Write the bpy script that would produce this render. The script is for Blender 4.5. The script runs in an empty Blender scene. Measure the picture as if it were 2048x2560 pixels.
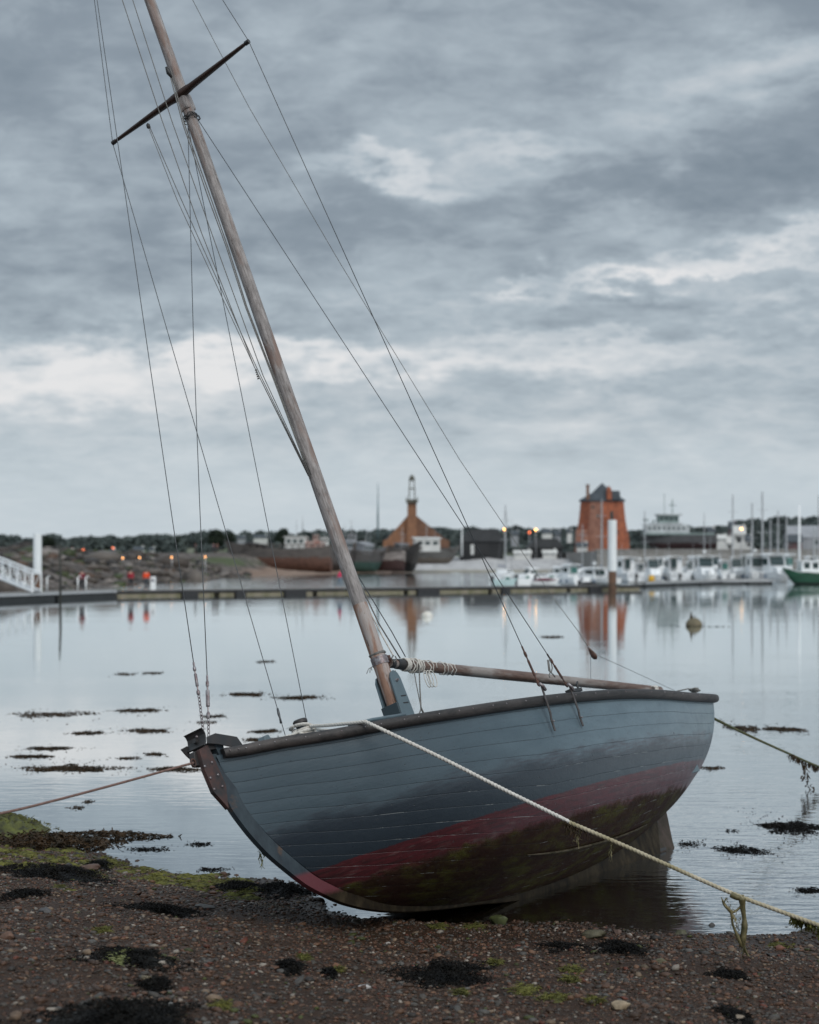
import bpy, math, random
import numpy as np
from mathutils import Vector, Matrix
rnd = random.Random(7)
C = bpy.context.scene.collection
scene = bpy.context.scene
# ------------------------------------------------------------ camera
# the camera stands on the beach, eye 2.8 m above the low-tide water, looking level along +Y
F, HC, HY, CX = 4267.0, 2.8, 1405.0, 1024.0      # focal length in photo pixels, eye height, horizon row, centre column
cam_d = bpy.data.cameras.new("camera"); cam = bpy.data.objects.new("camera", cam_d); C.objects.link(cam)
cam.location = (0, 0, HC); cam.rotation_euler = (math.radians(90), 0, 0)
cam_d.sensor_width = 36; cam_d.lens = F / 2560 * 36; cam_d.shift_y = (HY - 1280) / 2560
cam_d.clip_start = 0.1; cam_d.clip_end = 9000
cam_d.dof.use_dof = True; cam_d.dof.focus_distance = 13.2; cam_d.dof.aperture_fstop = 1.9
scene.camera = cam
scene.render.resolution_x = 819; scene.render.resolution_y = 1024
scene.view_settings.view_transform = 'Standard'; scene.view_settings.look = 'None'
scene.view_settings.exposure = 0.0; scene.view_settings.gamma = 1.0

# ------------------------------------------------------------ node helper
class NT:
    def __init__(s, tree): s.t = tree; s.n = tree.nodes; s.l = tree.links
    def new(s, typ, **k):
        n = s.n.new(typ)
        for a, b in k.items(): setattr(n, a, b)
        return n
    def put(s, sock, v):
        if isinstance(v, bpy.types.NodeSocket): s.l.new(v, sock)
        elif v is not None:
            if isinstance(v, tuple) and sock.type == 'RGBA' and len(v) == 3: v = v + (1,)
            sock.default_value = v
    def m(s, op, a, b=None, c=None, clamp=False):
        n = s.new('ShaderNodeMath', operation=op, use_clamp=clamp)
        s.put(n.inputs[0], a)
        if b is not None: s.put(n.inputs[1], b)
        if c is not None: s.put(n.inputs[2], c)
        return n.outputs[0]
    def mix(s, f, a, b, mode='MIX'):
        n = s.new('ShaderNodeMix', data_type='RGBA', blend_type=mode)
        s.put(n.inputs[0], f); s.put(n.inputs[6], a); s.put(n.inputs[7], b)
        return n.outputs[2]
    def noise(s, vec, scale, detail=4, rough=.55, dist=0.0, out=0):
        n = s.new('ShaderNodeTexNoise'); s.put(n.inputs['Vector'], vec)
        n.inputs['Scale'].default_value = scale; n.inputs['Detail'].default_value = detail
        n.inputs['Roughness'].default_value = rough; n.inputs['Distortion'].default_value = dist
        return n.outputs[out]
    def ramp(s, f, stops, interp='LINEAR'):
        n = s.new('ShaderNodeValToRGB'); s.put(n.inputs[0], f); e = n.color_ramp.elements
        n.color_ramp.interpolation = interp
        while len(e) < len(stops): e.new(.5)
        for k, (p, c) in enumerate(stops):
            e[k].position = p
            e[k].color = (c, c, c, 1) if not isinstance(c, tuple) else (c + (1,) if len(c) == 3 else c)
        return n.outputs[0]
    def sstep(s, x, a, b):
        n = s.new('ShaderNodeMapRange', interpolation_type='SMOOTHSTEP'); s.put(n.inputs[0], x)
        n.inputs[1].default_value = a; n.inputs[2].default_value = b
        return n.outputs[0]
    def mapping(s, vec, scale=(1, 1, 1), rot=(0, 0, 0), loc=(0, 0, 0)):
        n = s.new('ShaderNodeMapping'); s.put(n.inputs[0], vec)
        n.inputs['Scale'].default_value = scale; n.inputs['Rotation'].default_value = rot; n.inputs['Location'].default_value = loc
        return n.outputs[0]
    def obj(s): return s.new('ShaderNodeTexCoord').outputs['Object']
    def bump(s, h, strength, dist, normal=None):
        n = s.new('ShaderNodeBump'); n.inputs['Strength'].default_value = strength; n.inputs['Distance'].default_value = dist
        s.put(n.inputs['Height'], h)
        if normal is not None: s.put(n.inputs['Normal'], normal)
        return n.outputs[0]
    def sep(s, v):
        n = s.new('ShaderNodeSeparateXYZ'); s.put(n.inputs[0], v); return n.outputs
    def comb(s, x, y, z):
        n = s.new('ShaderNodeCombineXYZ'); s.put(n.inputs[0], x); s.put(n.inputs[1], y); s.put(n.inputs[2], z); return n.outputs[0]
    def attr(s, name, out=2):
        n = s.new('ShaderNodeAttribute', attribute_name=name); return n.outputs[out]

# ------------------------------------------------------------ sky
SUN_EL, SUN_AZ = math.radians(46), math.radians(148)
world = bpy.data.worlds.new("World"); scene.world = world; world.use_nodes = True
W_ = NT(world.node_tree); W_.n.clear()
def L(c): return tuple((x / 255 / 12.92) if x <= 10 else ((x / 255 + .055) / 1.055) ** 2.4 for x in c)
gen = W_.new('ShaderNodeTexCoord').outputs['Generated']
dx, dy, dz = W_.sep(gen)
az = W_.m('ARCTAN2', dx, dy); up = W_.m('MAXIMUM', dz, 0.0)
den = W_.m('ADD', up, .26)
pl = W_.comb(W_.m('DIVIDE', dx, den), W_.m('DIVIDE', dy, den), 0.0)
wn = W_.noise(W_.comb(W_.m('MULTIPLY', az, 1.0), W_.m('MULTIPLY', up, 2.6), 0.0), 14, 5, .62)
wn2 = W_.noise(W_.mapping(pl, (1.0, 1.1, 1)), 3.6, 6, .56, .5)
wn3 = W_.noise(W_.mapping(pl, (1.4, 1.5, 1)), 6.0, 6, .56, .5)
fine = W_.noise(W_.comb(W_.m('MULTIPLY', az, 1.0), W_.m('MULTIPLY', up, 3.0), 3.0), 42, 4, .6)
elw = W_.m('ADD', up, W_.m('ADD', W_.m('MULTIPLY', W_.m('SUBTRACT', wn, .5), .075), W_.m('MULTIPLY', W_.m('SUBTRACT', fine, .5), .018)))
def blob(a, e, sa, se, amp, slope=0.0):
    p = W_.m('MULTIPLY', W_.m('SUBTRACT', az, a), 1 / sa)
    q = W_.m('MULTIPLY', W_.m('SUBTRACT', W_.m('SUBTRACT', elw, e), W_.m('MULTIPLY', W_.m('SUBTRACT', az, a), slope)), 1 / se)
    r = W_.m('ADD', W_.m('MULTIPLY', p, p), W_.m('MULTIPLY', q, q))
    return W_.m('MULTIPLY', W_.m('EXPONENT', W_.m('MULTIPLY', r, -1.0)), amp)
def px_blob(px, py, wpx, hpx, amp, slope=0.0):
    return blob((px - CX) / F, (HY - py) / F, wpx / F, hpx / F, amp, slope)
base = W_.m('ADD', W_.m('MULTIPLY', wn2, .62), W_.m('MULTIPLY', wn3, .42))          # ~ .52
fn2 = W_.noise(W_.mapping(pl, (1.5, 1.9, 1), loc=(3, 5, 0)), 13, 6, .62, .6)
base = W_.m('ADD', base, W_.m('ADD', .012, W_.m('MULTIPLY', W_.m('SUBTRACT', fn2, .5), .30)))
val = W_.m('ADD', base, W_.m('MULTIPLY', W_.m('SUBTRACT', W_.sstep(up, .30, .045), .5), .20))
for b in [(120, 985, 520, 62, .40), (300, 925, 300, 30, .22), (700, 900, 330, 34, .30), (1350, 905, 560, 36, .28), (1900, 640, 520, 30, .32, .22), (1750, 700, 420, 14, .22, .1),
          (1290, 715, 90, 16, .26), (960, 460, 190, 30, .34, -.1), (1700, 300, 420, 70, .17, .2), (2000, 230, 260, 60, .14),
          (1300, 395, 200, 26, .16), (1900, 790, 280, 18, .14), (1500, 860, 420, 16, .12),
          (330, 660, 620, 150, -.13), (1650, 500, 560, 62, -.22, .12), (1500, 780, 420, 40, -.12), (300, 835, 420, 28, -.14)]:
    val = W_.m('ADD', val, px_blob(*b))
cl = W_.ramp(val, [(.14, L((122, 135, 147))), (.36, L((141, 153, 164))), (.58, L((174, 186, 195))), (.80, L((206, 212, 217))), (1.0, L((232, 232, 233)))])
# haze of the lowest sky: smooth pale blue
low = W_.sstep(W_.m('ADD', up, W_.m('MULTIPLY', W_.m('SUBTRACT', wn, .5), .05)), .10, .035)
cl = W_.mix(W_.m('MULTIPLY', low, .75), cl, L((203, 214, 221)))
sky = W_.new('ShaderNodeTexSky'); sky.sky_type = 'NISHITA'; sky.sun_disc = False
sky.sun_elevation = SUN_EL; sky.sun_rotation = SUN_AZ; sky.air_density = 1.2; sky.dust_density = 2.0
bg1 = W_.new('ShaderNodeBackground'); W_.put(bg1.inputs[0], sky.outputs[0]); bg1.inputs[1].default_value = .07
# the evening sky behind the photographer and overhead is clearer and brighter
boost = W_.m('ADD', 1.0, W_.m('ADD', W_.m('MULTIPLY', W_.sstep(W_.m('MULTIPLY', dy, -1.0), -.25, .6), .30), W_.m('MULTIPLY', W_.sstep(dz, .30, .85), .9)))
bg2 = W_.new('ShaderNodeBackground'); W_.put(bg2.inputs[0], cl); W_.put(bg2.inputs[1], boost)
mx = W_.new('ShaderNodeMixShader'); mx.inputs[0].default_value = .94
W_.l.new(bg1.outputs[0], mx.inputs[1]); W_.l.new(bg2.outputs[0], mx.inputs[2])
W_.l.new(mx.outputs[0], W_.new('ShaderNodeOutputWorld').inputs[0])
sun_d = bpy.data.lights.new("sun", 'SUN'); sun_d.energy = 1.5; sun_d.angle = math.radians(42); sun_d.color = (1, .96, .9)
sun = bpy.data.objects.new("sun", sun_d); C.objects.link(sun)
sd = Vector((math.sin(SUN_AZ) * math.cos(SUN_EL), math.cos(SUN_AZ) * math.cos(SUN_EL), math.sin(SUN_EL)))
sun.rotation_euler = sd.to_track_quat('Z', 'Y').to_euler(); sun.location = (0, -20, 30)

# ------------------------------------------------------------ mesh helper
class MB:
    def __init__(s): s.v = []; s.f = []; s.mi = []; s.cur = 0; s.at = {}
    def add(s, vs, fs):
        o = len(s.v); s.v += [tuple(float(c) for c in v) for v in vs]
        s.f += [tuple(i + o for i in f) for f in fs]; s.mi += [s.cur] * len(fs); return s
    def box(s, c, d, rz=0.0, taper=1.0):
        x, y, z = d[0] / 2, d[1] / 2, d[2] / 2; cs, sn = math.cos(rz), math.sin(rz); P = []
        for k in (-1, 1):
            t = taper if k > 0 else 1
            for (a, b) in ((-1, -1), (1, -1), (1, 1), (-1, 1)):
                X, Y = a * x * t, b * y * t
                P.append((c[0] + X * cs - Y * sn, c[1] + X * sn + Y * cs, c[2] + k * z))
        return s.add(P, [(3, 2, 1, 0), (4, 5, 6, 7), (0, 1, 5, 4), (1, 2, 6, 5), (2, 3, 7, 6), (3, 0, 4, 7)])
    def tube(s, path, r, n=8, cap=True, twist=None, sq=1.0):
        """swept tube; r number or list; twist=(lobes, pitch, depth) makes laid rope"""
        path = [Vector(p) for p in path]; m = len(path); rr = r if isinstance(r, (list, tuple)) else [r] * m
        T = []
        for i in range(m):
            t = path[min(i + 1, m - 1)] - path[max(i - 1, 0)]
            T.append(t.normalized() if t.length > 1e-9 else Vector((0, 0, 1)))
        u = T[0].cross(Vector((0, 0, 1)))
        if u.length < .05: u = T[0].cross(Vector((1, 0, 0)))
        u.normalize(); P = []; dist = 0
        for i in range(m):
            if i:
                dist += (path[i] - path[i - 1]).length
                u = (u - T[i] * u.dot(T[i])); u.normalize()
            w = T[i].cross(u)
            for k in range(n):
                a = 2 * math.pi * k / n; R = rr[i]
                if twist: R *= 1 + twist[2] * (abs(math.cos(.5 * twist[0] * (a - 2 * math.pi * dist / twist[1]))) - .6)
                P.append(path[i] + u * (math.cos(a) * R) + w * (math.sin(a) * R * sq))
        Fc = [(i * n + k, i * n + (k + 1) % n, (i + 1) * n + (k + 1) % n, (i + 1) * n + k) for i in range(m - 1) for k in range(n)]
        if cap: Fc += [tuple(range(n))[::-1], tuple(range((m - 1) * n, m * n))]
        return s.add(P, Fc)
    def cyl(s, a, b, r, r2=None, n=12): return s.tube([a, b], [r, r if r2 is None else r2], n)
    def lathe(s, prof, c=(0, 0, 0), n=16):
        P = [(c[0] + r * math.cos(2 * math.pi * k / n), c[1] + r * math.sin(2 * math.pi * k / n), c[2] + z) for r, z in prof for k in range(n)]
        m = len(prof)
        Fc = [(i * n + k, i * n + (k + 1) % n, (i + 1) * n + (k + 1) % n, (i + 1) * n + k) for i in range(m - 1) for k in range(n)]
        Fc += [tuple(range(n))[::-1], tuple(range((m - 1) * n, m * n))]
        return s.add(P, Fc)
    def prism(s, poly, axis, a, b, org=(0, 0, 0)):
        """poly of 2-tuples extruded along axis ('x','y','z') from a to b"""
        def mk(p, q):
            v = {'x': (q, p[0], p[1]), 'y': (p[0], q, p[1]), 'z': (p[0], p[1], q)}[axis]
            return tuple(v[i] + org[i] for i in range(3))
        n = len(poly)
        return s.add([mk(p, a) for p in poly] + [mk(p, b) for p in poly],
                     [tuple(range(n)), tuple(range(2 * n - 1, n - 1, -1))] + [(i, i + n, (i + 1) % n + n, (i + 1) % n) for i in range(n)])
    def build(s, name, mats, parent=None, smooth=False, bevel=0, auto=None, fixn=True):
        me = bpy.data.meshes.new(name); me.from_pydata(s.v, [], s.f)
        if not isinstance(mats, (list, tuple)): mats = [mats]
        for m in mats: me.materials.append(m)
        if len(mats) > 1: me.polygons.foreach_set('material_index', s.mi)
        if fixn:
            import bmesh
            bm = bmesh.new(); bm.from_mesh(me); bmesh.ops.recalc_face_normals(bm, faces=bm.faces); bm.to_mesh(me); bm.free()
        if smooth: me.polygons.foreach_set('use_smooth', [True] * len(me.polygons))
        for k, v in s.at.items():
            a = me.attributes.new(k, 'FLOAT', 'POINT'); a.data.foreach_set('value', np.asarray(v, np.float32))
        me.update()
        if smooth and auto: me.set_sharp_from_angle(angle=math.radians(auto))
        o = bpy.data.objects.new(name, me); C.objects.link(o)
        if parent: o.parent = parent
        if bevel:
            b = o.modifiers.new('bevel', 'BEVEL'); b.width = bevel; b.segments = 2; b.limit_method = 'ANGLE'
        return o
def np_mesh(name, V, Fq, mat, smooth=False, cols=None):
    me = bpy.data.meshes.new(name); V = np.asarray(V, np.float32); Fq = np.asarray(Fq, np.int32); k = Fq.shape[1]
    me.vertices.add(len(V)); me.vertices.foreach_set('co', V.ravel())
    me.loops.add(Fq.size); me.loops.foreach_set('vertex_index', Fq.ravel())
    me.polygons.add(len(Fq)); me.polygons.foreach_set('loop_start', np.arange(0, Fq.size, k, dtype=np.int32))
    me.polygons.foreach_set('loop_total', np.full(len(Fq), k, np.int32))
    if smooth: me.polygons.foreach_set('use_smooth', np.ones(len(Fq), bool))
    me.update(calc_edges=True); me.materials.append(mat)
    if cols is not None:
        a = me.color_attributes.new('col', 'FLOAT_COLOR', 'POINT')
        a.data.foreach_set('color', np.concatenate([cols, np.ones((len(V), 1))], 1).astype(np.float32).ravel())
    o = bpy.data.objects.new(name, me); C.objects.link(o); return o
def tag(o, label=None, cat=None, group=None, kind=None):
    if label: o['label'] = label
    if cat: o['category'] = cat
    if group: o['group'] = group
    if kind: o['kind'] = kind
    return o
def thing(name, label, cat, loc=(0, 0, 0), rz=0.0, group=None):
    o = bpy.data.objects.new(name, None); C.objects.link(o); o.location = loc; o.rotation_euler = (0, 0, rz)
    o.empty_display_size = .3
    return tag(o, label, cat, group)
def at(px, py, Y): return Vector(((px - CX) / F * Y, Y, HC - (py - HY) / F * Y))
def gx(px, Y): return (px - CX) / F * Y
def gz(py, Y): return HC - (py - HY) / F * Y
def wat(px, py): Y = HC * F / (py - HY); return Vector(((px - CX) / F * Y, Y, 0))

# ------------------------------------------------------------ materials
def mat(name, col, rough=.6, var=.25, scale=6.0, bump=.0, metal=0.0, col2=None, stretch=(1, 1, 1), spec=.5, bdist=.01, lo=.35, hi=.65):
    m = bpy.data.materials.new(name); m.use_nodes = True; t = NT(m.node_tree)
    p = t.n['Principled BSDF']; v = t.mapping(t.obj(), stretch)
    n = t.noise(v, scale, 6, .6)
    c2 = col2 or tuple(x * (1 - var) for x in col); c1 = col if col2 else tuple(min(1, x * (1 + var * .6)) for x in col)
    t.put(p.inputs['Base Color'], t.ramp(n, [(lo, c2), (hi, c1)]))
    p.inputs['Roughness'].default_value = rough; p.inputs['Metallic'].default_value = metal; p.inputs['Specular IOR Level'].default_value = spec
    if bump: t.put(p.inputs['Normal'], t.bump(n, bump, bdist))
    return m
def emis(name, col, strength):
    m = bpy.data.materials.new(name); m.use_nodes = True; t = NT(m.node_tree); p = t.n['Principled BSDF']
    p.inputs['Base Color'].default_value = col + (1,); p.inputs['Emission Color'].default_value = col + (1,)
    p.inputs['Emission Strength'].default_value = strength; return m
M = {}
M['iron'] = mat('black_iron', (.022, .024, .026), .5, .4, 12, .15, col2=(.035, .03, .028))
M['rust'] = mat('rusty_iron', (.11, .045, .028), .75, .4, 14, .5, col2=(.035, .026, .024), bdist=.004)
M['rustplate'] = mat('rusty_painted_plate', (.085, .040, .033), .65, .4, 11, .5, col2=(.030, .027, .028), bdist=.004)
M['galv'] = mat('galvanised', (.34, .33, .34), .4, .3, 30, .1, .5, col2=(.16, .11, .11))
M['wire'] = mat('steel_wire', (.09, .095, .10), .4, .3, 40, 0, .4)
M['rope'] = mat('white_rope', (.60, .57, .52), .85, .2, 60, .2)
M['oldrope'] = mat('algae_rope', (.50, .44, .33), .9, .35, 5, .2, col2=(.27, .23, .13))
M['redrope'] = mat('brown_red_rope', (.19, .115, .095), .85, .3, 40, .2)
M['weedrope'] = mat('green_rope', (.10, .085, .03), .9, .4, 8, .2, col2=(.035, .05, .014))
M['halyard'] = mat('grey_halyard', (.17, .165, .155), .8, .3, 60, 0)
M['weed'] = mat('bladder_wrack', (.0085, .007, .005), .6, .5, 9, 0, col2=(.003, .003, .003), spec=.12)
M['weedbrown'] = mat('brown_wrack', (.060, .033, .014), .55, .5, 7, 0, col2=(.016, .013, .007), spec=.2)
M['green'] = mat('green_algae', (.155, .15, .035), .8, .4, 16, .6, col2=(.032, .032, .012), spec=.2)
M['paleg'] = mat('pale_algae', (.26, .27, .11), .75, .3, 10, .3, col2=(.12, .14, .04))
M['white'] = mat('white_gelcoat', (.86, .87, .87), .35, .06, 3)
M['glass'] = mat('dark_window', (.025, .045, .045), .12, .3, 3)
M['teal'] = mat('teal_window', (.05, .15, .13), .15, .3, 3)
M['black'] = mat('black_paint', (.02, .02, .022), .6, .3, 5)
M['greenhull'] = mat('dark_green_paint', (.012, .07, .04), .35, .2, 3)
M['alu'] = mat('aluminium', (.45, .46, .47), .35, .12, 4, 0, .3)
M['deckwood'] = mat('pontoon_boards', (.20, .19, .18), .8, .2, 2)
M['beige'] = mat('beige_fender_board', (.30, .26, .20), .75, .3, 1.2, col2=(.16, .15, .08))
M['float'] = mat('black_float', (.03, .033, .034), .7, .3, 2)
M['pile'] = mat('white_pile_sleeve', (.72, .74, .74), .5, .05, 1)
M['pilerust'] = mat('rusty_pile', (.14, .07, .04), .85, .4, 2, col2=(.05, .04, .03))
M['lamp'] = emis('lamp_glow', (1.0, .48, .12), 9)
M['lamp2'] = emis('red_lamp_glow', (1.0, .20, .07), 2.0)
M['lamp3'] = emis('low_lamp_glow', (1.0, .42, .12), 5)

def mat_hull():
    m = bpy.data.materials.new('painted_hull'); m.use_nodes = True; t = NT(m.node_tree); p = t.n['Principled BSDF']
    o = t.obj(); x, y, z = t.sep(o); q = t.m('ADD', t.attr('q'), t.m('MULTIPLY', t.m('SUBTRACT', t.noise(t.mapping(o, (1, 1, .3)), 2.2, 3, .6), .5), .16))
    st = t.mapping(o, (1, 1, 4.0))
    n1 = t.noise(st, 2.2, 7, .62); n2 = t.noise(o, 9, 6, .6); n3 = t.noise(t.mapping(o, (.7, 1, 9)), 7, 6, .65)
    nb = t.noise(o, 26, 5, .65)
    blue = t.mix(t.ramp(n1, [(.35, 0), (.68, 1)]), (.090, .134, .161), (.124, .178, .210))
    # old darker purple-brown stained band above the boot top (worn paint)
    bandh = t.m('ADD', z, t.m('ADD', t.m('MULTIPLY', t.m('SUBTRACT', n1, .5), .30), t.m('MULTIPLY', x, -.015)))
    band = t.m('MULTIPLY', t.sstep(bandh, .86, .80), t.sstep(bandh, .60, .74))
    blue = t.mix(t.m('MULTIPLY', band, t.ramp(n3, [(.36, 0), (.60, .75)])), blue, (.060, .050, .062))
    below = t.sstep(bandh, .84, .70)  # shade of the lower hull, painted in as a darker blue
    fore = t.sstep(x, -2.6, .8)  # shading along the hull, painted: lighter aft, darker towards the bow
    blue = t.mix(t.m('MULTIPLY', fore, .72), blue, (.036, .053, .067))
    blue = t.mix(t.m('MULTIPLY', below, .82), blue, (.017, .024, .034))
    # red boot top
    wl = t.m('ADD', z, t.m('ADD', t.m('MULTIPLY', t.m('SUBTRACT', nb, .5), .020), t.m('MULTIPLY', t.m('SUBTRACT', n3, .5), .022)))
    edge = t.m('SUBTRACT', wl, t.m('ADD', .492, t.m('MULTIPLY', t.m('ADD', x, .5), -.011)))
    red = t.mix(t.ramp(n3, [(.38, 0), (.68, 1)]), (.092, .019, .024), (.036, .015, .017))
    red = t.mix(t.ramp(t.noise(t.mapping(o, (1, 1, 5)), 5, 7, .7), [(.56, 0), (.70, .6)]), red, (.15, .11, .10))
    c = t.mix(t.sstep(edge, .004, -.004), blue, red)
    # weed below
    we = t.m('SUBTRACT', z, t.m('ADD', .318, t.m('ADD', t.m('MULTIPLY', t.m('SUBTRACT', n2, .5), .11), t.m('MULTIPLY', t.m('SUBTRACT', n1, .5), .10))))
    wcol = t.ramp(t.noise(t.mapping(o, (.55, 1, 1.3)), 8, 8, .7), [(.34, (.016, .008, .006)), (.48, (.030, .019, .010)), (.60, (.052, .050, .012)), (.74, (.040, .032, .014))])
    bm_ = t.ramp(t.noise(o, 3.1, 3, .5), [(.35, .15), (.65, 1)])
    wcol = t.mix(bm_, (.026, .012, .010), wcol)
    c = t.mix(t.m('MULTIPLY', t.sstep(we, .03, -.03), .96), c, wcol)
    # seams between planks
    fr = t.m('ABSOLUTE', t.m('SUBTRACT', t.m('FRACT', t.m('ADD', q, .5)), .5))
    seam = t.sstep(fr, .032, .008)
    sv = t.ramp(t.noise(t.mapping(o, (1.5, 1, 1)), 3.0, 4, .6), [(.34, .08), (.60, 1)])
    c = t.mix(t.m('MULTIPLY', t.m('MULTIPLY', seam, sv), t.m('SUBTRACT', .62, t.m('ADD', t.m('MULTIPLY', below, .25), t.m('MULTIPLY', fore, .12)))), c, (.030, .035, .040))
    # pale plank-edge highlights painted along lower seams
    gl = t.m('MULTIPLY', t.sstep(fr, .030, .012), t.m('MULTIPLY', t.sstep(bandh, .80, .66), t.ramp(t.noise(t.mapping(o, (1.2, 1, 1), loc=(3, 1, 2)), 3.5, 5, .7), [(.54, 0), (.60, 1)])))
    c = t.mix(t.m('MULTIPLY', gl, .55), c, (.34, .36, .35))
    # small chips and nail heads
    vor = t.new('ShaderNodeTexVoronoi'); t.put(vor.inputs['Vector'], t.mapping(o, (1, .6, 1))); vor.inputs['Scale'].default_value = 15
    chip = t.m('MULTIPLY', t.sstep(vor.outputs[0], .11, .06), t.ramp(t.noise(o, 4, 3), [(.44, 0), (.56, 1)]))
    c = t.mix(t.m('MULTIPLY', chip, .6), c, (.035, .040, .042))
    sc = t.m('MULTIPLY', t.ramp(t.noise(t.mapping(o, (.5, 1, 9), loc=(1, 4, 2)), 9, 8, .8), [(.66, 0), (.70, 1)]), .30)
    c = t.mix(sc, c, (.22, .24, .24))
    cr = t.ramp(t.noise(t.mapping(o, (1, 1, 6)), 13, 8, .75), [(.59, 0), (.63, 1)])
    c = t.mix(t.m('MULTIPLY', cr, .45), c, (.045, .052, .058))
    t.put(p.inputs['Base Color'], c)
    rr = t.m('ADD', .20, t.m('MULTIPLY', n2, .24)); rr = t.m('ADD', rr, t.m('MULTIPLY', t.sstep(we, .03, -.03), .38))
    t.put(p.inputs['Roughness'], rr); t.put(p.inputs['Specular IOR Level'], t.m('SUBTRACT', .5, t.m('MULTIPLY', t.sstep(we, .05, -.03), .42)))
    h = t.m('SUBTRACT', t.m('ADD', t.m('MULTIPLY', n3, .0012), t.m('MULTIPLY', nb, .0017)), t.m('MULTIPLY', seam, .0022))
    h = t.m('SUBTRACT', h, t.m('MULTIPLY', chip, .0012))
    # every plank is very slightly crowned
    h = t.m('ADD', h, t.m('MULTIPLY', t.m('SUBTRACT', .25, t.m('MULTIPLY', t.m('SUBTRACT', .5, fr), t.m('SUBTRACT', .5, fr))), .0035))
    h = t.m('ADD', h, t.m('MULTIPLY', t.m('MULTIPLY', t.sstep(we, .02, -.05), n2), .012))
    t.put(p.inputs['Normal'], t.bump(h, 1.0, 1.0))
    return m
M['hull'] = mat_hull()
def mat_stem():
    m = bpy.data.materials.new('blue_grey_timber'); m.use_nodes = True; t = NT(m.node_tree); p = t.n['Principled BSDF']
    o = t.obj(); x, y, z = t.sep(o); n = t.noise(t.mapping(o, (1, 1, .4)), 14, 6, .62); n2 = t.noise(o, 5, 5, .6)
    c = t.mix(t.ramp(n, [(.35, 0), (.65, 1)]), (.022, .032, .042), (.040, .058, .070))
    c = t.mix(t.ramp(n2, [(.62, 0), (.70, .8)]), c, (.13, .075, .045))
    c = t.mix(t.sstep(z, .50, .46), c, (.12, .028, .036))
    we = t.m('SUBTRACT', z, t.m('ADD', .30, t.m('MULTIPLY', t.m('SUBTRACT', n2, .5), .14)))
    wc = t.ramp(n, [(.32, (.010, .007, .005)), (.5, (.026, .019, .011)), (.68, (.050, .038, .022))])
    c = t.mix(t.sstep(we, .03, -.03), c, wc)
    t.put(p.inputs['Base Color'], c); t.put(p.inputs['Roughness'], .55); t.put(p.inputs['Specular IOR Level'], t.m('SUBTRACT', .45, t.m('MULTIPLY', t.sstep(we, .05, -.03), .35)))
    t.put(p.inputs['Normal'], t.bump(n, .5, .004)); return m
M['stem'] = mat_stem()
M['bluepaint'] = mat('blue_grey_paint', (.105, .148, .170), .42, .12, 8, .1, bdist=.003)
M['blueshade'] = mat('shaded_blue_grey_paint', (.040, .060, .070), .45, .15, 8, .1, bdist=.003)  # tabernacle front board: same blue-grey with its shade put into the colour
def mat_wood(name, a, b, c3, thr=(.48, .60), sc=6, rough=.65, ax=2, rough_b=.4):
    """weathered spar: grain along local axis ax, patches of surviving varnish"""
    m = bpy.data.materials.new(name); m.use_nodes = True; t = NT(m.node_tree); p = t.n['Principled BSDF']; o = t.obj()
    s = [1, 1, 1]; s[ax] = .07; s2 = [1, 1, 1]; s2[ax] = .22
    g0 = t.noise(t.mapping(o, tuple(s)), 60, 7, .7); s3 = [1, 1, 1]; s3[ax] = .33; g = t.m('ADD', t.m('MULTIPLY', g0, .55), t.m('MULTIPLY', t.noise(t.mapping(o, tuple(s3)), 22, 7, .72), .45)); pt = t.noise(t.mapping(o, tuple(s2)), sc, 6, .62, .4)
    c = t.mix(t.ramp(g, [(.38, 0), (.60, 1)]), a, b)
    c = t.mix(t.m('MULTIPLY', t.ramp(pt, [(thr[0], 0), (thr[1], 1)]), t.ramp(g, [(.3, .5), (.6, 1)])), c, c3)
    k = t.ramp(t.noise(t.mapping(o, tuple(x * 1.0 for x in s2), loc=(4, 2, 1)), 24, 7, .72), [(.61, 0), (.66, 1)])
    c = t.mix(t.m('MULTIPLY', k, .75), c, (.03, .025, .022))
    t.put(p.inputs['Base Color'], c); p.inputs['Roughness'].default_value = rough
    t.put(p.inputs['Normal'], t.bump(g, rough_b, .003)); return m
M['mast'] = mat_wood('weathered_mast', (.13, .112, .105), (.40, .365, .35), (.215, .135, .105), (.52, .64), 7)
M['mastlow'] = mat_wood('varnished_mast_foot', (.20, .10, .065), (.34, .20, .14), (.40, .36, .34), (.52, .60))
M['boom'] = mat_wood('brown_boom', (.085, .050, .038), (.17, .105, .08), (.30, .27, .25), (.50, .62), 5, .5, 0)
M['spreader'] = mat_wood('dark_spreader', (.020, .012, .010), (.055, .026, .018), (.03, .02, .018), (.5, .6), 6, .5, 1)
M['rail'] = mat_wood('dark_rubbing_strake', (.012, .011, .011), (.042, .036, .034), (.070, .058, .054), (.52, .68), 5, .6, 0)
M['decking'] = mat('grey_deck', (.13, .17, .19), .6, .2, 8, .1)

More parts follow.
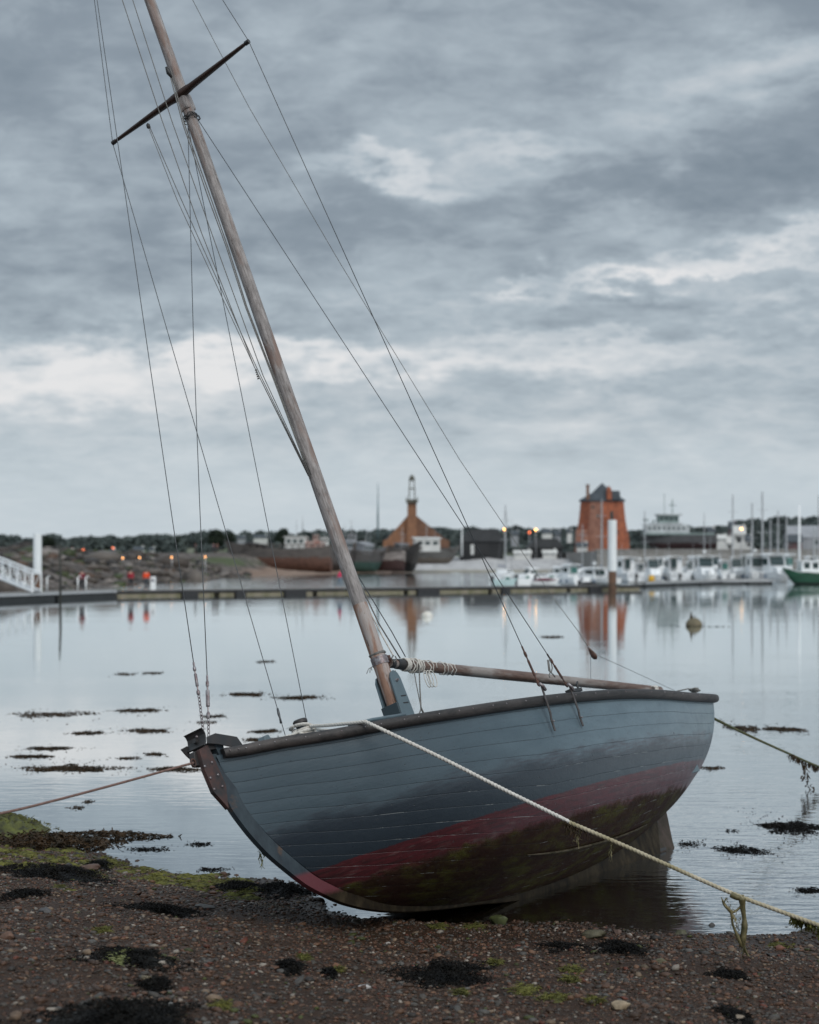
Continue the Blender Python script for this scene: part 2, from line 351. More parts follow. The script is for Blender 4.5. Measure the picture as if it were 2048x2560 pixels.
# ================================================================ GROUND, WATER
def vnoise(x, y, seed=0):
    xi = np.floor(x).astype(np.int64); yi = np.floor(y).astype(np.int64); xf = x - xi; yf = y - yi
    def hsh(a, b):
        h = (a * 374761393 + b * 668265263 + seed * 974634777) & 0xffffffff
        h = ((h ^ (h >> 13)) * 1274126177) & 0xffffffff
        return ((h ^ (h >> 16)) & 0xffff) / 65535.0
    u = xf * xf * (3 - 2 * xf); v = yf * yf * (3 - 2 * yf)
    return (hsh(xi, yi) * (1 - u) + hsh(xi + 1, yi) * u) * (1 - v) + (hsh(xi, yi + 1) * (1 - u) + hsh(xi + 1, yi + 1) * u) * v
SHX = [-400, -40, -9, -6, -4.2, -3.86, -2.98, -2.2, -1.65, -1.13, -.75, -.4, .08, .85, 2.5, 3.2, 5, 9, 40, 400]
SHY = [60, 34, 20.5, 18.8, 17.5, 17.05, 16.2, 15.65, 15.15, 14.85, 14.2, 13.5, 13.15, 13.05, 12.9, 13.15, 13.5, 14.6, 20, 40]
def beach_z(X, Y):
    X = np.asarray(X, float); Y = np.asarray(Y, float)
    near = np.exp(-((X / 14) ** 2)) 
    wob = (vnoise(X * 1.7, Y * 1.7, 3) - .5) * .34 + (vnoise(X * 5, Y * 5, 5) - .5) * .13
    d = np.interp(X, SHX, SHY) - Y + wob
    z = np.where(d > 0, .088 * d, .075 * d)
    z = np.where(d > 14, .088 * 14 + (d - 14) * .012, z)
    z = np.maximum(z, -1.6)
    z = z + (vnoise(X * .9, Y * .9, 9) - .5) * .05 * near + (vnoise(X * 3, Y * 3, 11) - .5) * .03 * near
    z = z + (vnoise(X * 11, Y * 11, 12) - .5) * .012 * near
    z = z + .075 * np.exp(-(((X + .03) / .45) ** 2 + ((Y - 12.85) / .40) ** 2))
    return z
_bx = np.arange(-7, 7, .025); _by = np.arange(5, 24, .025)
_BT = beach_z(*np.meshgrid(_bx, _by)).tolist()
def bz(x, y):
    """beach height, looked up between samples"""
    i = min(max((x + 7) / .025, 0), len(_bx) - 2.001); j = min(max((y - 5) / .025, 0), len(_by) - 2.001)
    a, b = int(i), int(j); f, g_ = i - a, j - b; r0, r1 = _BT[b], _BT[b + 1]
    return (r0[a] * (1 - f) + r0[a + 1] * f) * (1 - g_) + (r1[a] * (1 - f) + r1[a + 1] * f) * g_
def gpt(px, py):
    """the beach point a photo pixel shows"""
    Y = 6.0
    while Y < 40:
        p = at(px, py, Y)
        if p.z <= bz(p.x, Y): return Vector((p.x, Y, bz(p.x, Y)))
        Y += .02
    return wat(px, py)
def grow(a, b, step, k=1.13):
    out = [a]; s = step
    while out[-1] < b: s *= k; out.append(out[-1] + s)
    return out
xs = np.arange(-8, 8.001, .05); ys = np.arange(5, 20.001, .05)
xs = np.concatenate([-np.array(grow(8, 4500, .05))[::-1][:-1], xs, np.array(grow(8, 4500, .05))[1:]])
ys = np.concatenate([5 - (np.array(grow(0, 300, .05))[::-1][:-1]), ys, np.array(grow(20, 6500, .05))[1:]])
GX, GY = np.meshgrid(xs, ys); GZ = beach_z(GX, GY)
nx, ny = len(xs), len(ys); idx = np.arange(nx * ny).reshape(ny, nx)
Q = np.stack([idx[:-1, :-1], idx[:-1, 1:], idx[1:, 1:], idx[1:, :-1]], -1).reshape(-1, 4)
def mat_ground():
    m = bpy.data.materials.new('wet_gravel'); m.use_nodes = True; t = NT(m.node_tree); p = t.n['Principled BSDF']; o = t.obj()
    x, y, z = t.sep(o)
    def vor(s, rnd_=1.0):
        n = t.new('ShaderNodeTexVoronoi'); t.put(n.inputs['Vector'], o); n.inputs['Scale'].default_value = s; n.inputs['Randomness'].default_value = rnd_; return n
    v1 = vor(85); v2 = vor(38); big = t.noise(o, .9, 5, .6); mid = t.noise(o, 5, 5, .6)
    r1 = t.sep(v1.outputs['Color'])[0]; r2 = t.sep(v2.outputs['Color'])[1]
    peb = t.ramp(r1, [(0, (.024, .014, .009)), (.30, (.066, .036, .023)), (.58, (.105, .055, .033)), (.80, (.078, .068, .060)), (.92, (.17, .090, .052)), (.97, (.30, .23, .18))], 'CONSTANT')
    peb2 = t.ramp(r2, [(0, (.040, .022, .014)), (.4, (.085, .045, .027)), (.7, (.066, .054, .046)), (.9, (.12, .072, .045))], 'CONSTANT')
    c = t.mix(.45, peb, peb2)
    c = t.mix(t.ramp(mid, [(.40, 0), (.62, .6)]), c, (.045, .026, .017))
    c = t.mix(t.ramp(big, [(.35, .45), (.62, 0)]), c, (.036, .021, .014))
    # wet, darker strip at the water's edge and light lost with water depth, painted on the bed
    c = t.mix(t.m('MULTIPLY', t.sstep(z, .10, .01), .45), c, (.014, .011, .009))
    c = t.mix(t.sstep(z, -.02, -.35), c, (.014, .017, .016))
    gr = t.m('MULTIPLY', t.ramp(t.noise(o, 2.3, 6, .65), [(.56, 0), (.66, 1)]), t.m('MULTIPLY', t.sstep(x, .2, -2.2), t.sstep(z, .34, .05)))
    c = t.mix(t.m('MULTIPLY', gr, .75), c, (.085, .095, .018))
    c = t.mix(1.0, c, (.66, .60, .52), 'MULTIPLY'); t.put(p.inputs['Base Color'], c)
    t.put(p.inputs['Roughness'], t.m('SUBTRACT', .72, t.m('MULTIPLY', t.sstep(z, .25, .0), .28)))
    p.inputs['Specular IOR Level'].default_value = .22
    h = t.m('ADD', t.m('MULTIPLY', v1.outputs[0], -.35), t.m('MULTIPLY', v2.outputs[0], -.5)); h = t.m('ADD', h, t.m('MULTIPLY', mid, .5))
    t.put(p.inputs['Normal'], t.bump(h, .9, .018)); return m
g = np_mesh('ground', np.stack([GX.ravel(), GY.ravel(), GZ.ravel()], 1), Q, mat_ground(), True); tag(g, kind='structure')

def mat_water():
    m = bpy.data.materials.new('calm_sea'); m.use_nodes = True; t = NT(m.node_tree); t.n.remove(t.n['Principled BSDF']); out = t.n['Material Output']
    o = t.obj(); x, y, z = t.sep(o)
    n1 = t.noise(t.mapping(o, (.55, 1.9, 1), rot=(0, 0, .10)), 3.4, 3, .5, .4)
    n2 = t.noise(t.mapping(o, (.6, 1.5, 1), rot=(0, 0, -.2)), 10.5, 3, .5)
    n3 = t.noise(t.mapping(o, (.25, 1, 1)), .42, 3, .5)
    nr = t.noise(t.mapping(o, (.3, 1, 1)), .23, 4, .6)
    calm = t.ramp(nr, [(.36, .25), (.62, 1.0)])
    right = t.m('MULTIPLY', t.sstep(x, -1.5, 3.0), t.sstep(y, 60, 15))
    amp = t.m('MULTIPLY', t.m('MULTIPLY', calm, t.m('ADD', .45, t.m('MULTIPLY', right, 1.6))), t.m('SUBTRACT', 1.0, t.m('MULTIPLY', t.sstep(y, 25, 70), .55)))
    h = t.m('MULTIPLY', t.m('ADD', t.m('MULTIPLY', n1, .0055), t.m('MULTIPLY', n2, .0010)), amp)
    far = t.m('MULTIPLY', t.sstep(y, 150, 190), t.noise(t.mapping(o, (.3, 1, 1)), 1.1, 2, .5))
    h = t.m('ADD', h, t.m('ADD', t.m('MULTIPLY', n3, .0022), t.m('MULTIPLY', far, .05)))
    nrm = t.bump(h, 1.0, 1.0)
    fr = t.new('ShaderNodeFresnel'); fr.inputs['IOR'].default_value = 1.34; t.put(fr.inputs['Normal'], nrm)
    f = t.m('POWER', fr.outputs[0], .22)
    gl = t.new('ShaderNodeBsdfGlossy'); gl.inputs['Roughness'].default_value = .03; gl.inputs[0].default_value = (.97, .995, 1, 1); t.put(gl.inputs['Normal'], nrm)
    tr = t.new('ShaderNodeBsdfTransparent'); tr.inputs[0].default_value = (.42, .42, .38, 1)
    mx = t.new('ShaderNodeMixShader'); t.put(mx.inputs[0], f); t.l.new(tr.outputs[0], mx.inputs[1]); t.l.new(gl.outputs[0], mx.inputs[2])
    t.l.new(mx.outputs[0], out.inputs[0]); return m
w = MB(); w.add([(-6000, -350, 0), (6000, -350, 0), (6000, 7000, 0), (-6000, 7000, 0)], [(0, 1, 2, 3)])
tag(w.build('water', mat_water()), kind='structure')

# ---- gravel: individual pebbles too many to count -> one object
def ico():
    p = (1 + 5 ** .5) / 2
    V = np.array([(-1, p, 0), (1, p, 0), (-1, -p, 0), (1, -p, 0), (0, -1, p), (0, 1, p), (0, -1, -p), (0, 1, -p), (p, 0, -1), (p, 0, 1), (-p, 0, -1), (-p, 0, 1)], float)
    V /= np.linalg.norm(V[0])
    Fc = np.array([(0, 11, 5), (0, 5, 1), (0, 1, 7), (0, 7, 10), (0, 10, 11), (1, 5, 9), (5, 11, 4), (11, 10, 2), (10, 7, 6), (7, 1, 8), (3, 9, 4), (3, 4, 2), (3, 2, 6), (3, 6, 8), (3, 8, 9), (4, 9, 5), (2, 4, 11), (6, 2, 10), (8, 6, 7), (9, 8, 1)])
    return V, Fc
IV, IF = ico()
M['mossrock'] = mat('moss_covered_rock', (.13, .14, .025), .8, .4, 7, .8, col2=(.030, .030, .015), bdist=.03)
def col_mat(name, rough=.6, spec=.4):
    m = bpy.data.materials.new(name); m.use_nodes = True; t = NT(m.node_tree); p = t.n['Principled BSDF']
    c = t.attr('col', 0); n = t.noise(t.obj(), 90, 4, .6)
    t.put(p.inputs['Base Color'], t.mix(t.ramp(n, [(.3, .35), (.6, 0)]), c, (.02, .016, .014)))
    p.inputs['Roughness'].default_value = rough; p.inputs['Specular IOR Level'].default_value = spec; return m
rs = np.random.RandomState(4)
def pebbles(name, N, x0, x1, y0, y1, med, sig, rmax, zmin=-.12):
    X = rs.uniform(x0, x1, N); Y = rs.uniform(y0, y1, N)
    dens = vnoise(X * 2.2, Y * 2.2, 21) * .6 + vnoise(X * .8, Y * .8, 22) * .5
    Z = beach_z(X, Y); keep = (Z > zmin) & (rs.uniform(0, 1, N) < dens + .25); X, Y, Z = X[keep], Y[keep], Z[keep]; N = len(X)
    R = np.minimum(med * np.exp(rs.normal(0, sig, N)), rmax)
    sc = R[:, None] * np.stack([rs.uniform(.8, 1.5, N), rs.uniform(.7, 1.2, N), rs.uniform(.35, .75, N)], 1)
    V = IV[None] * (1 + rs.normal(0, .13, (N, 12, 1))) * sc[:, None]
    a = rs.uniform(0, 6.283, N); c, s = np.cos(a)[:, None], np.sin(a)[:, None]
    V = np.stack([V[..., 0] * c - V[..., 1] * s, V[..., 0] * s + V[..., 1] * c, V[..., 2] + V[..., 0] * rs.normal(0, .2, (N, 1))], -1)
    V += np.stack([X, Y, Z + R * .18], 1)[:, None]
    Fc = (IF[None] + (np.arange(N) * 12)[:, None, None]).reshape(-1, 3)
    pal = np.array([(.060, .034, .022), (.105, .056, .036), (.145, .072, .044), (.080, .068, .060), (.115, .108, .104), (.19, .10, .06), (.036, .030, .027), (.24, .17, .12), (.34, .30, .27), (.065, .075, .018), (.14, .040, .022)])
    k = rs.choice(len(pal), N, p=[.18, .21, .14, .13, .08, .07, .06, .05, .035, .018, .027])
    cc = pal[k] * np.array([.74, .72, .66]) * rs.uniform(.7, 1.25, (N, 1)); cc[Z < .03] *= .7
    return tag(np_mesh(name, V.reshape(-1, 3), Fc, M['pebble'], True, np.repeat(cc, 12, 0)), kind='stuff')
M['pebble'] = col_mat('wet_pebbles', .5, .3)
tag(pebbles('pebbles', 120000, -4.8, 4.2, 8.0, 17.6, .0078, .50, .036), 'loose brown and grey pebbles covering the beach')

# ---- seaweed
def blades(mb, cx, cy, cz, rx, ry, h, n, ln, wd, flat=.5, ragged=1.0, seed=0, zf=None):
    """crinkled short ribbons heaped in an uneven elliptical patch"""
    r = random.Random(seed); ph = [r.uniform(0, 6.28) for _ in range(4)]
    for _ in range(n):
        a = r.uniform(0, 6.283); e = 1 + ragged * (.35 * math.sin(2 * a + ph[0]) + .25 * math.sin(3 * a + ph[1]) + .2 * math.sin(5 * a + ph[2]) + .15 * math.sin(9 * a + ph[3]))
        d = math.sqrt(r.random()) * e * (1 if r.random() < .93 else 1.25)
        x = cx + rx * d * math.cos(a); y = cy + ry * d * math.sin(a)
        top = max(0, 1 - (d / 1.1) ** 2) * h
        gz_ = zf(x, y) if zf else cz
        z = gz_ + top * r.uniform(.35, 1.0) + .004
        b = r.uniform(0, 6.283); el = r.uniform(-.3, 1.0) * (1 - flat); k = 4; L_ = ln * r.uniform(.5, 1.5); w_ = wd * r.uniform(.6, 1.4)
        P = []; px_, py_, pz_ = x, y, z; tw = r.uniform(0, 3.14)
        for i in range(k):
            ww = w_ * (1 - .5 * (i / (k - 1)) ** 2)
            sx, sy, sz = -math.sin(b) * math.cos(tw), math.cos(b) * math.cos(tw), math.sin(tw) * .7
            P += [(px_ - sx * ww, py_ - sy * ww, pz_ - sz * ww), (px_ + sx * ww, py_ + sy * ww, pz_ + sz * ww)]
            px_ += math.cos(b) * math.cos(el) * L_ / k; py_ += math.sin(b) * math.cos(el) * L_ / k; pz_ = max(gz_, pz_ + math.sin(el) * L_ / k)
            b += r.uniform(-.9, .9); el -= r.uniform(-.2, .8) * (1 - flat * .6); tw += r.uniform(-.8, .8)
        mb.add(P, [(2 * i, 2 * i + 1, 2 * i + 3, 2 * i + 2) for i in range(k - 1)])
    return mb
def mound(mb, cx, cy, rx, ry, h, seed=0, zf=bz, base=None, nu=26, nv=9):
    """a low lumpy heap"""
    r = random.Random(seed); ph = [r.uniform(0, 6.28) for _ in range(5)]; P = []
    for j in range(nv):
        t = j / (nv - 1)
        for i in range(nu):
            a = 2 * math.pi * i / nu; e = 1 + .22 * math.sin(2 * a + ph[0]) + .16 * math.sin(3 * a + ph[1]) + .1 * math.sin(5 * a + ph[2]) + .06 * math.sin(8 * a + ph[3])
            x = cx + rx * e * t * math.cos(a); y = cy + ry * e * t * math.sin(a)
            b = zf(x, y) if base is None else base
            P.append((x, y, b + h * (1 - t ** 2.2) * (1 + r.uniform(-.22, .22)) - .006 * t))
    mb.add(P, [(j * nu + i, j * nu + (i + 1) % nu, (j + 1) * nu + (i + 1) % nu, (j + 1) * nu + i) for j in range(nv - 1) for i in range(nu)])
    return mb
def beach_weed(x0, x1, y0, y1, label, m='weed', h=.05, seed=1, dens=1.0, ln=.034, wd=.0036):
    a = gpt((x0 + x1) / 2, y1); b = gpt((x0 + x1) / 2, y0); cy = (a.y + b.y) / 2
    rx = (x1 - x0) / 2 / F * cy; ry = max(.07, (b.y - a.y) / 2); cx = gx((x0 + x1) / 2, cy)
    mb = MB(); mound(mb, cx, cy, rx * .80, ry * .78, h * .55, seed, nu=60, nv=14)
    blades(mb, cx, cy, 0, rx * .92, ry * .95, h, int(min(6500, (900 + 16000 * rx * ry) * dens)), ln, wd, .25, 1.15, seed, bz)
    blades(mb, cx, cy, 0, rx * 1.15, ry * 1.25, .006, 260, ln * 1.3, wd, .7, 1.2, seed + 9, bz)
    o = mb.build('seaweed_clump', M[m], fixn=False); return tag(o, label, 'seaweed')
BW = [(0, 285, 2166, 2208, 'long black seaweed heap on the far left beach below the yellow-green algae', .05, 11),
      (208, 282, 2153, 2176, 'small dark seaweed tuft at the water edge above the long left heap', .06, 12),
      (325, 500, 2266, 2292, 'black curly seaweed beside a pale green stone, mid left beach', .05, 13),
      (520, 660, 2212, 2232, 'ragged black seaweed ridge along the shoreline left of the boat stem', .06, 14),
      (640, 790, 2214, 2250, 'black seaweed heaped against the foot of the boat stem', .06, 15),
      (222, 442, 2376, 2428, 'black seaweed clump with a pale green algae tongue, lower left beach', .05, 16),
      (346, 432, 2452, 2486, 'small round black seaweed heap below a tan stone, lower left', .05, 17),
      (120, 500, 2502, 2600, 'largest black seaweed mass at the bottom left edge', .07, 18),
      (690, 760, 2408, 2434, 'small black seaweed tuft left of centre on the open gravel', .04, 19),
      (982, 1248, 2409, 2470, 'wide black seaweed mat in the bottom middle of the beach', .05, 20),
      (1492, 1612, 2363, 2398, 'dark seaweed lump on gravel below the row of wet stones at right', .05, 21),
      (22, 108, 2226, 2252, 'flat dark seaweed scrap near the left edge above a grey stone', .03, 22),
      (1350, 1452, 2358, 2376, 'thin dark seaweed strand on the gravel right of centre', .02, 23),
      (805, 842, 2428, 2446, 'tiny black seaweed tuft beside an orange stone', .03, 24),
      (1790, 1860, 2425, 2450, 'dark low weed scrap on the gravel at lower right', .02, 25),
      (1800, 1880, 2526, 2560, 'dark weed wisp around the rounded stone at the bottom right', .02, 26)]
for x0, x1, y0, y1, lb, h, sd_ in BW: beach_weed(x0, x1, y0, y1, lb, 'weed', h, sd_, 1.0)
# mossy rock with wrack reaching into the water, left edge
pr = wat(-30, 2090)
mr = thing('mossy_rock', 'yellow-green mossy rock at the left edge standing in the water', 'rock', (pr.x, pr.y, 0))
mb = MB(); mound(mb, 0, 0, .85, .7, .23, 5, base=-.03, nu=70, nv=24); mb.build('rock', M['mossrock'], mr, True, fixn=False)
mb = MB(); blades(mb, 0, -.1, 0, .8, .6, .02, 900, .06, .006, .5, .5, 8, lambda x, y: .23*max(0, 1-((x/.85)**2+(y/.7)**2)**1.1) - .03); mb.build('moss', M['green'], mr, fixn=False)
mb = MB(); blades(mb, pr.x + .55, pr.y - .6, 0, .75, .42, .12, 2400, .08, .010, .3, .3, 31); blades(mb, pr.x + 1.15, pr.y - .05, 0, .62, .17, .05, 900, .07, .009, .5, .5, 32)
mound(mb, pr.x + .5, pr.y - .6, .65, .35, .08, 6, base=-.01)
tag(mb.build('seaweed_clump', M['weedbrown'], fixn=False), 'brown wrack tongue spreading into the water from the mossy rock', 'seaweed')
# green algae: countless scraps along the left shore -> stuff
mb = MB(); r_ = random.Random(3)
for k in range(250):
    px_ = r_.uniform(-60, 640); t_ = max(0, px_ / 640); py_ = 2095 + 125 * t_ ** .8 + r_.gauss(0, 1) * (26 if px_ < 200 else 12) + (18 if px_ < 260 else 6)
    q_ = gpt(px_, py_)
    if q_.z < -.01: continue
    s_ = r_.uniform(.03, .13); mound(mb, q_.x, q_.y, s_, s_ * .8, r_.uniform(.008, .03), k, nu=11, nv=4)
    blades(mb, q_.x, q_.y, 0, s_, s_ * .7, .02, 16, .05, .004, .6, .4, k, bz)
tag(mb.build('green_algae', M['green'], fixn=False), 'yellow-green algae coating the stones along the left shoreline', kind='stuff')
def algae(x0, x1, y0, y1, label, m='green', h=.02, seed=0):
    a = gpt((x0 + x1) / 2, y1); b = gpt((x0 + x1) / 2, y0); cy = (a.y + b.y) / 2; rx = (x1 - x0) / 2 / F * cy; cx = gx((x0 + x1) / 2, cy)
    ry = max(.035, (b.y - a.y) / 2); mb = MB(); mound(mb, cx, cy, rx * .85, ry * .8, h, seed + 50)
    blades(mb, cx, cy, 0, rx, ry, h, 200, .06, .003, .6, .5, seed, bz)
    return tag(mb.build('algae_patch', M[m], fixn=False), label, 'algae')
for k, a_ in enumerate([(1402, 1458, 2419, 2436, 'bright green algae strip right of the black seaweed mat'), (1406, 1446, 2447, 2461, 'small green algae strip just below the bright one right of centre'),
    (1276, 1345, 2462, 2492, 'ruffled yellow-green algae clump with a pale stone under it, bottom centre-right'), (1345, 1424, 2490, 2512, 'thin yellow-green algae trail running right from the ruffled clump'),
    (1474, 1504, 2500, 2512, 'dull green algae dab left of the tan rock'), (748, 772, 2392, 2402, 'small green algae dab above the small black tuft'), (1135, 1168, 2482, 2491, 'flat green algae sliver below the seaweed mat'),
    (836, 852, 2424, 2433, 'tiny green algae dab by the orange stone'), (1072, 1120, 2314, 2326, 'dim green algae under the keel, left one of two'), (1155, 1208, 2313, 2327, 'dim green algae under the keel, right one of two'),
    (536, 576, 2512, 2528, 'rounded lime-green moss cushion, bottom left of centre', 'green', .03), (268, 340, 2386, 2416, 'pale green algae tongue over the lower left black seaweed', 'paleg', .045),
    (236, 276, 2320, 2336, 'olive algae cushion on the left gravel', 'green', .02), (585, 632, 2232, 2242, 'bright green algae strip beside the shoreline seaweed ridge'), (1228, 1250, 2405, 2416, 'green algae edge at the right tip of the seaweed mat'),
    (1925, 1985, 2360, 2374, 'green algae behind the orange stone at right')]):
    algae(*a_[:5], *(a_[5:] or ()), seed=k)

# ---- notable stones
def stone(px0, px1, py, hpx, col, label, seed, col2=None, moss=None):
    q = gpt((px0 + px1) / 2, py + hpx / 2); s = (px1 - px0) / 2 / F * q.y; hh = hpx / F * q.y
    r = np.random.RandomState(seed); V = [];
    import bmesh
    bm = bmesh.new(); bmesh.ops.create_icosphere(bm, subdivisions=3, radius=1.0)
    off = r.uniform(0, 50, 3); cut = [Vector(r.normal(0, 1, 3)).normalized() for _ in range(13)]
    for v in bm.verts:
        p = v.co.copy()
        for c_ in cut:
            d = p.dot(c_) - .62
            if d > 0: p -= c_ * d * .85
        n_ = float(vnoise(np.array([p.x * 2.2 + off[0]]), np.array([p.y * 2.2 + p.z * 1.7 + off[1]]), seed)[0]) - .5
        p *= 1 + .30 * n_
        v.co = Vector((p.x * s, p.y * s * .75, p.z * hh * .62))
    me = bpy.data.meshes.new('stone'); bm.to_mesh(me); bm.free(); me.polygons.foreach_set('use_smooth', [True] * len(me.polygons)); me.set_sharp_from_angle(angle=math.radians(32))
    me.materials.append(mat('stone_surface', col, .65, .35, 30, .4, col2=col2, bdist=.004))
    o = bpy.data.objects.new('stone', me); C.objects.link(o); o.location = (q.x, q.y, q.z + hh * .22); o.rotation_euler = (0, 0, r.uniform(-.4, .4))
    return tag(o, label, 'stone')
ST_ = [(1520, 1580, 2510, 26, (.30, .23, .15), 'tan angular rock, largest stone on the lower right beach'), (1834, 1870, 2541, 22, (.25, .20, .15), 'rounded beige stone at the bottom right in dark weed'),
 (1222, 1276, 2294, 34, (.06, .07, .02), 'mossy green stone in the shadow right under the keel'), (895, 930, 2464, 12, (.42, .40, .39), 'flat white stone below centre on the gravel'),
 (960, 980, 2358, 9, (.30, .27, .24), 'small pale shell-like stone below the boat forefoot'), (482, 540, 2264, 16, (.10, .095, .09), 'grey slab beside green moss, left of the boat'),
 (95, 136, 2273, 18, (.075, .072, .072), 'rounded grey stone near the left edge'), (2, 40, 2334, 26, (.13, .07, .045), 'brown stone at the far left edge'),
 (347, 385, 2442, 15, (.16, .13, .08), 'flat tan stone above the small round seaweed heap'), (413, 440, 2511, 14, (.22, .22, .21), 'pale grey stone on the right rim of the bottom left seaweed mass'),
 (16, 62, 2538, 24, (.13, .085, .055), 'tan brown stone in the bottom left corner'), (88, 108, 2551, 12, (.11, .12, .13), 'blue-grey pebble at the bottom left'),
 (828, 852, 2412, 18, (.15, .065, .03), 'orange-brown stone beside a tiny seaweed tuft'), (1446, 1515, 2329, 26, (.075, .065, .035), 'wide olive stone at the water edge, first of the row right of the keel'),
 (1533, 1560, 2326, 15, (.09, .05, .035), 'reddish stone second in the row at the water edge'), (1566, 1582, 2334, 12, (.25, .22, .19), 'small pale stone third in the row at the water edge'),
 (1712, 1754, 2306, 17, (.085, .08, .05), 'olive stone standing in the shallow water at right'), (1764, 1792, 2314, 20, (.035, .033, .032), 'dark upright stone at the water edge right of the olive one'),
 (1806, 1820, 2303, 9, (.045, .03, .028), 'tiny dark stone alone in the water at right'), (1680, 1725, 2329, 14, (.07, .065, .035), 'flat greenish stone on the right shore'),
 (1634, 1672, 2399, 14, (.10, .09, .05), 'beige-green stone on the right gravel'), (1597, 1626, 2415, 14, (.085, .06, .035), 'ochre stone left of the hanging weed'),
 (1932, 1966, 2365, 16, (.15, .06, .035), 'orange-red stone in front of green algae at right'), (1455, 1480, 2300, 9, (.05, .035, .03), 'low dark stone just under water right of the keel'),
 (186, 250, 2165, 22, (.09, .05, .035), 'brown stone capped with green at the left shoreline'), (1118, 1150, 2280, 12, (.03, .035, .012), 'small mossy stone in the keel shadow'),
 (1835, 1850, 2399, 8, (.26, .2, .15), 'small pale stone below the hanging weed'), (1915, 1945, 2384, 14, (.04, .035, .033), 'dark stone on the right gravel near the edge')]
for k, (a_, b_, py_, h_, c_, lb) in enumerate(ST_): stone(a_, b_, py_, h_, c_, lb, k + 3)

# ---- floating weed on the water
scraps = {'weed': MB(), 'weedbrown': MB()}
def float_weed(x0, x1, y0, y1, label, m='weedbrown', n=300, seed=0):
    a = wat((x0 + x1) / 2, y1); b = wat((x0 + x1) / 2, y0); cy = (a.y + b.y) / 2; rx = (x1 - x0) / 2 / F * cy; ry = (b.y - a.y) / 2
    s = cy / 18; r_ = random.Random(seed); big = n >= 200; n = int(n * 1.5); cx0 = gx((x0 + x1) / 2, cy); mb = MB() if big else scraps[m]
    blades(mb, cx0, cy, 0, rx * .8, ry * .5, .004 * s, int(n * .55), .035 * s, .005 * s, .8, .9, seed)
    for k in range(6): blades(mb, cx0 + rx * (.22 * k - .55), cy + ry * r_.uniform(-.4, .4), 0, rx * r_.uniform(.15, .32), ry * r_.uniform(.2, .45), .012 * s, int(n * .08), .035 * s, .0055 * s, .6, .6, seed * 7 + k)
    blades(scraps[m], cx0, cy, 0, rx * 1.25, ry * 1.5, .003 * s, int(n * .10), .03 * s, .004 * s, .8, 1.2, seed + 3)
    if big: tag(mb.build('floating_seaweed', M[m], fixn=False), label, 'seaweed')
FW = [(560, 668, 1731, 1742, 'floating seaweed strip between the two left stays, left of a pair', 420), (690, 806, 1738, 1750, 'floating seaweed strip right under the lower shroud, right of a pair', 480),
 (20, 240, 1777, 1797, 'wide thin band of seaweed floating at the left, farthest of the left mats', 380), (284, 412, 1770, 1782, 'narrow floating seaweed strip level with the forestay screw', 330),
 (178, 262, 1828, 1838, 'short dark floating strip in the bright reflection, left', 260), (305, 436, 1820, 1835, 'patchy brown floating seaweed left of the chain', 330),
 (58, 192, 1866, 1877, 'thin dark floating strip, upper of two at the left edge', 380), (20, 136, 1885, 1897, 'thin dark floating strip, lower of two at the left edge', 330),
 (58, 300, 1908, 1936, 'largest brown floating seaweed mat left of the bow rope', 1200), (362, 412, 1881, 1891, 'small brown floating patch left of the bow fitting', 140),
 (286, 360, 1892, 1900, 'faint broken line of weed left of the bow fitting', 80), (362, 508, 1914, 1932, 'ragged floating seaweed behind the bow roller', 420),
 (316, 432, 2115, 2132, 'black sprigs floating nearest the left shore', 200), (470, 534, 2104, 2118, 'brown sprig floating left of the stem', 110), (172, 216, 2015, 2024, 'tiny dark floating sprig left', 50),
 (208, 236, 2001, 2009, 'tiny feathered sprig above another on the left water', 40), (500, 568, 1787, 1795, 'small brown floating patch behind the chains', 130), (480, 560, 1800, 1812, 'scattered floating scraps behind the turnbuckle', 60),
 (628, 700, 1823, 1834, 'brown floating seaweed behind the fore deck', 260), (600, 720, 1842, 1860, 'dense dark floating seaweed just above the fore rail', 400), (284, 345, 1682, 1689, 'faint far weed streak, left of two', 60),
 (350, 412, 1680, 1686, 'faint far weed streak, right of two', 70), (484, 572, 2168, 2182, 'black sprigs floating between the shore and the stem', 130), (1812, 1900, 1809, 1834, 'loose brown floating clumps behind the stern rope', 340),
 (1898, 2024, 1817, 1831, 'long brown floating strip right of the stern', 520), (1742, 1816, 1914, 1926, 'small dark floating sprigs right of the transom', 120), (1888, 2075, 2048, 2096, 'large dark floating seaweed mat at the right edge', 1500),
 (1775, 1932, 2108, 2142, 'scattered black floating seaweed below the right mat', 520), (1684, 1762, 2098, 2124, 'sparse specks of weed beside the rudder', 90), (1982, 2070, 2216, 2238, 'dark floating clump near the right rope', 300),
 (1350, 1410, 1590, 1596, 'faint dark far streak right of the boom', 80), (640, 690, 1652, 1657, 'faint far streak between stays', 60), (1810, 1850, 2072, 2082, 'tiny specks left of the large right mat', 30)]
for k, (x0, x1, y0, y1, lb, n_) in enumerate(FW): float_weed(x0, x1, y0, y1, lb, 'weed' if y0 > 2040 else 'weedbrown', n_, k)
tag(scraps['weed'].build('black_weed_scraps', M['weed'], fixn=False), 'loose black weed scraps drifting on the near water', kind='stuff')
tag(scraps['weedbrown'].build('brown_weed_scraps', M['weedbrown'], fixn=False), 'loose brown weed scraps drifting on the water', kind='stuff')

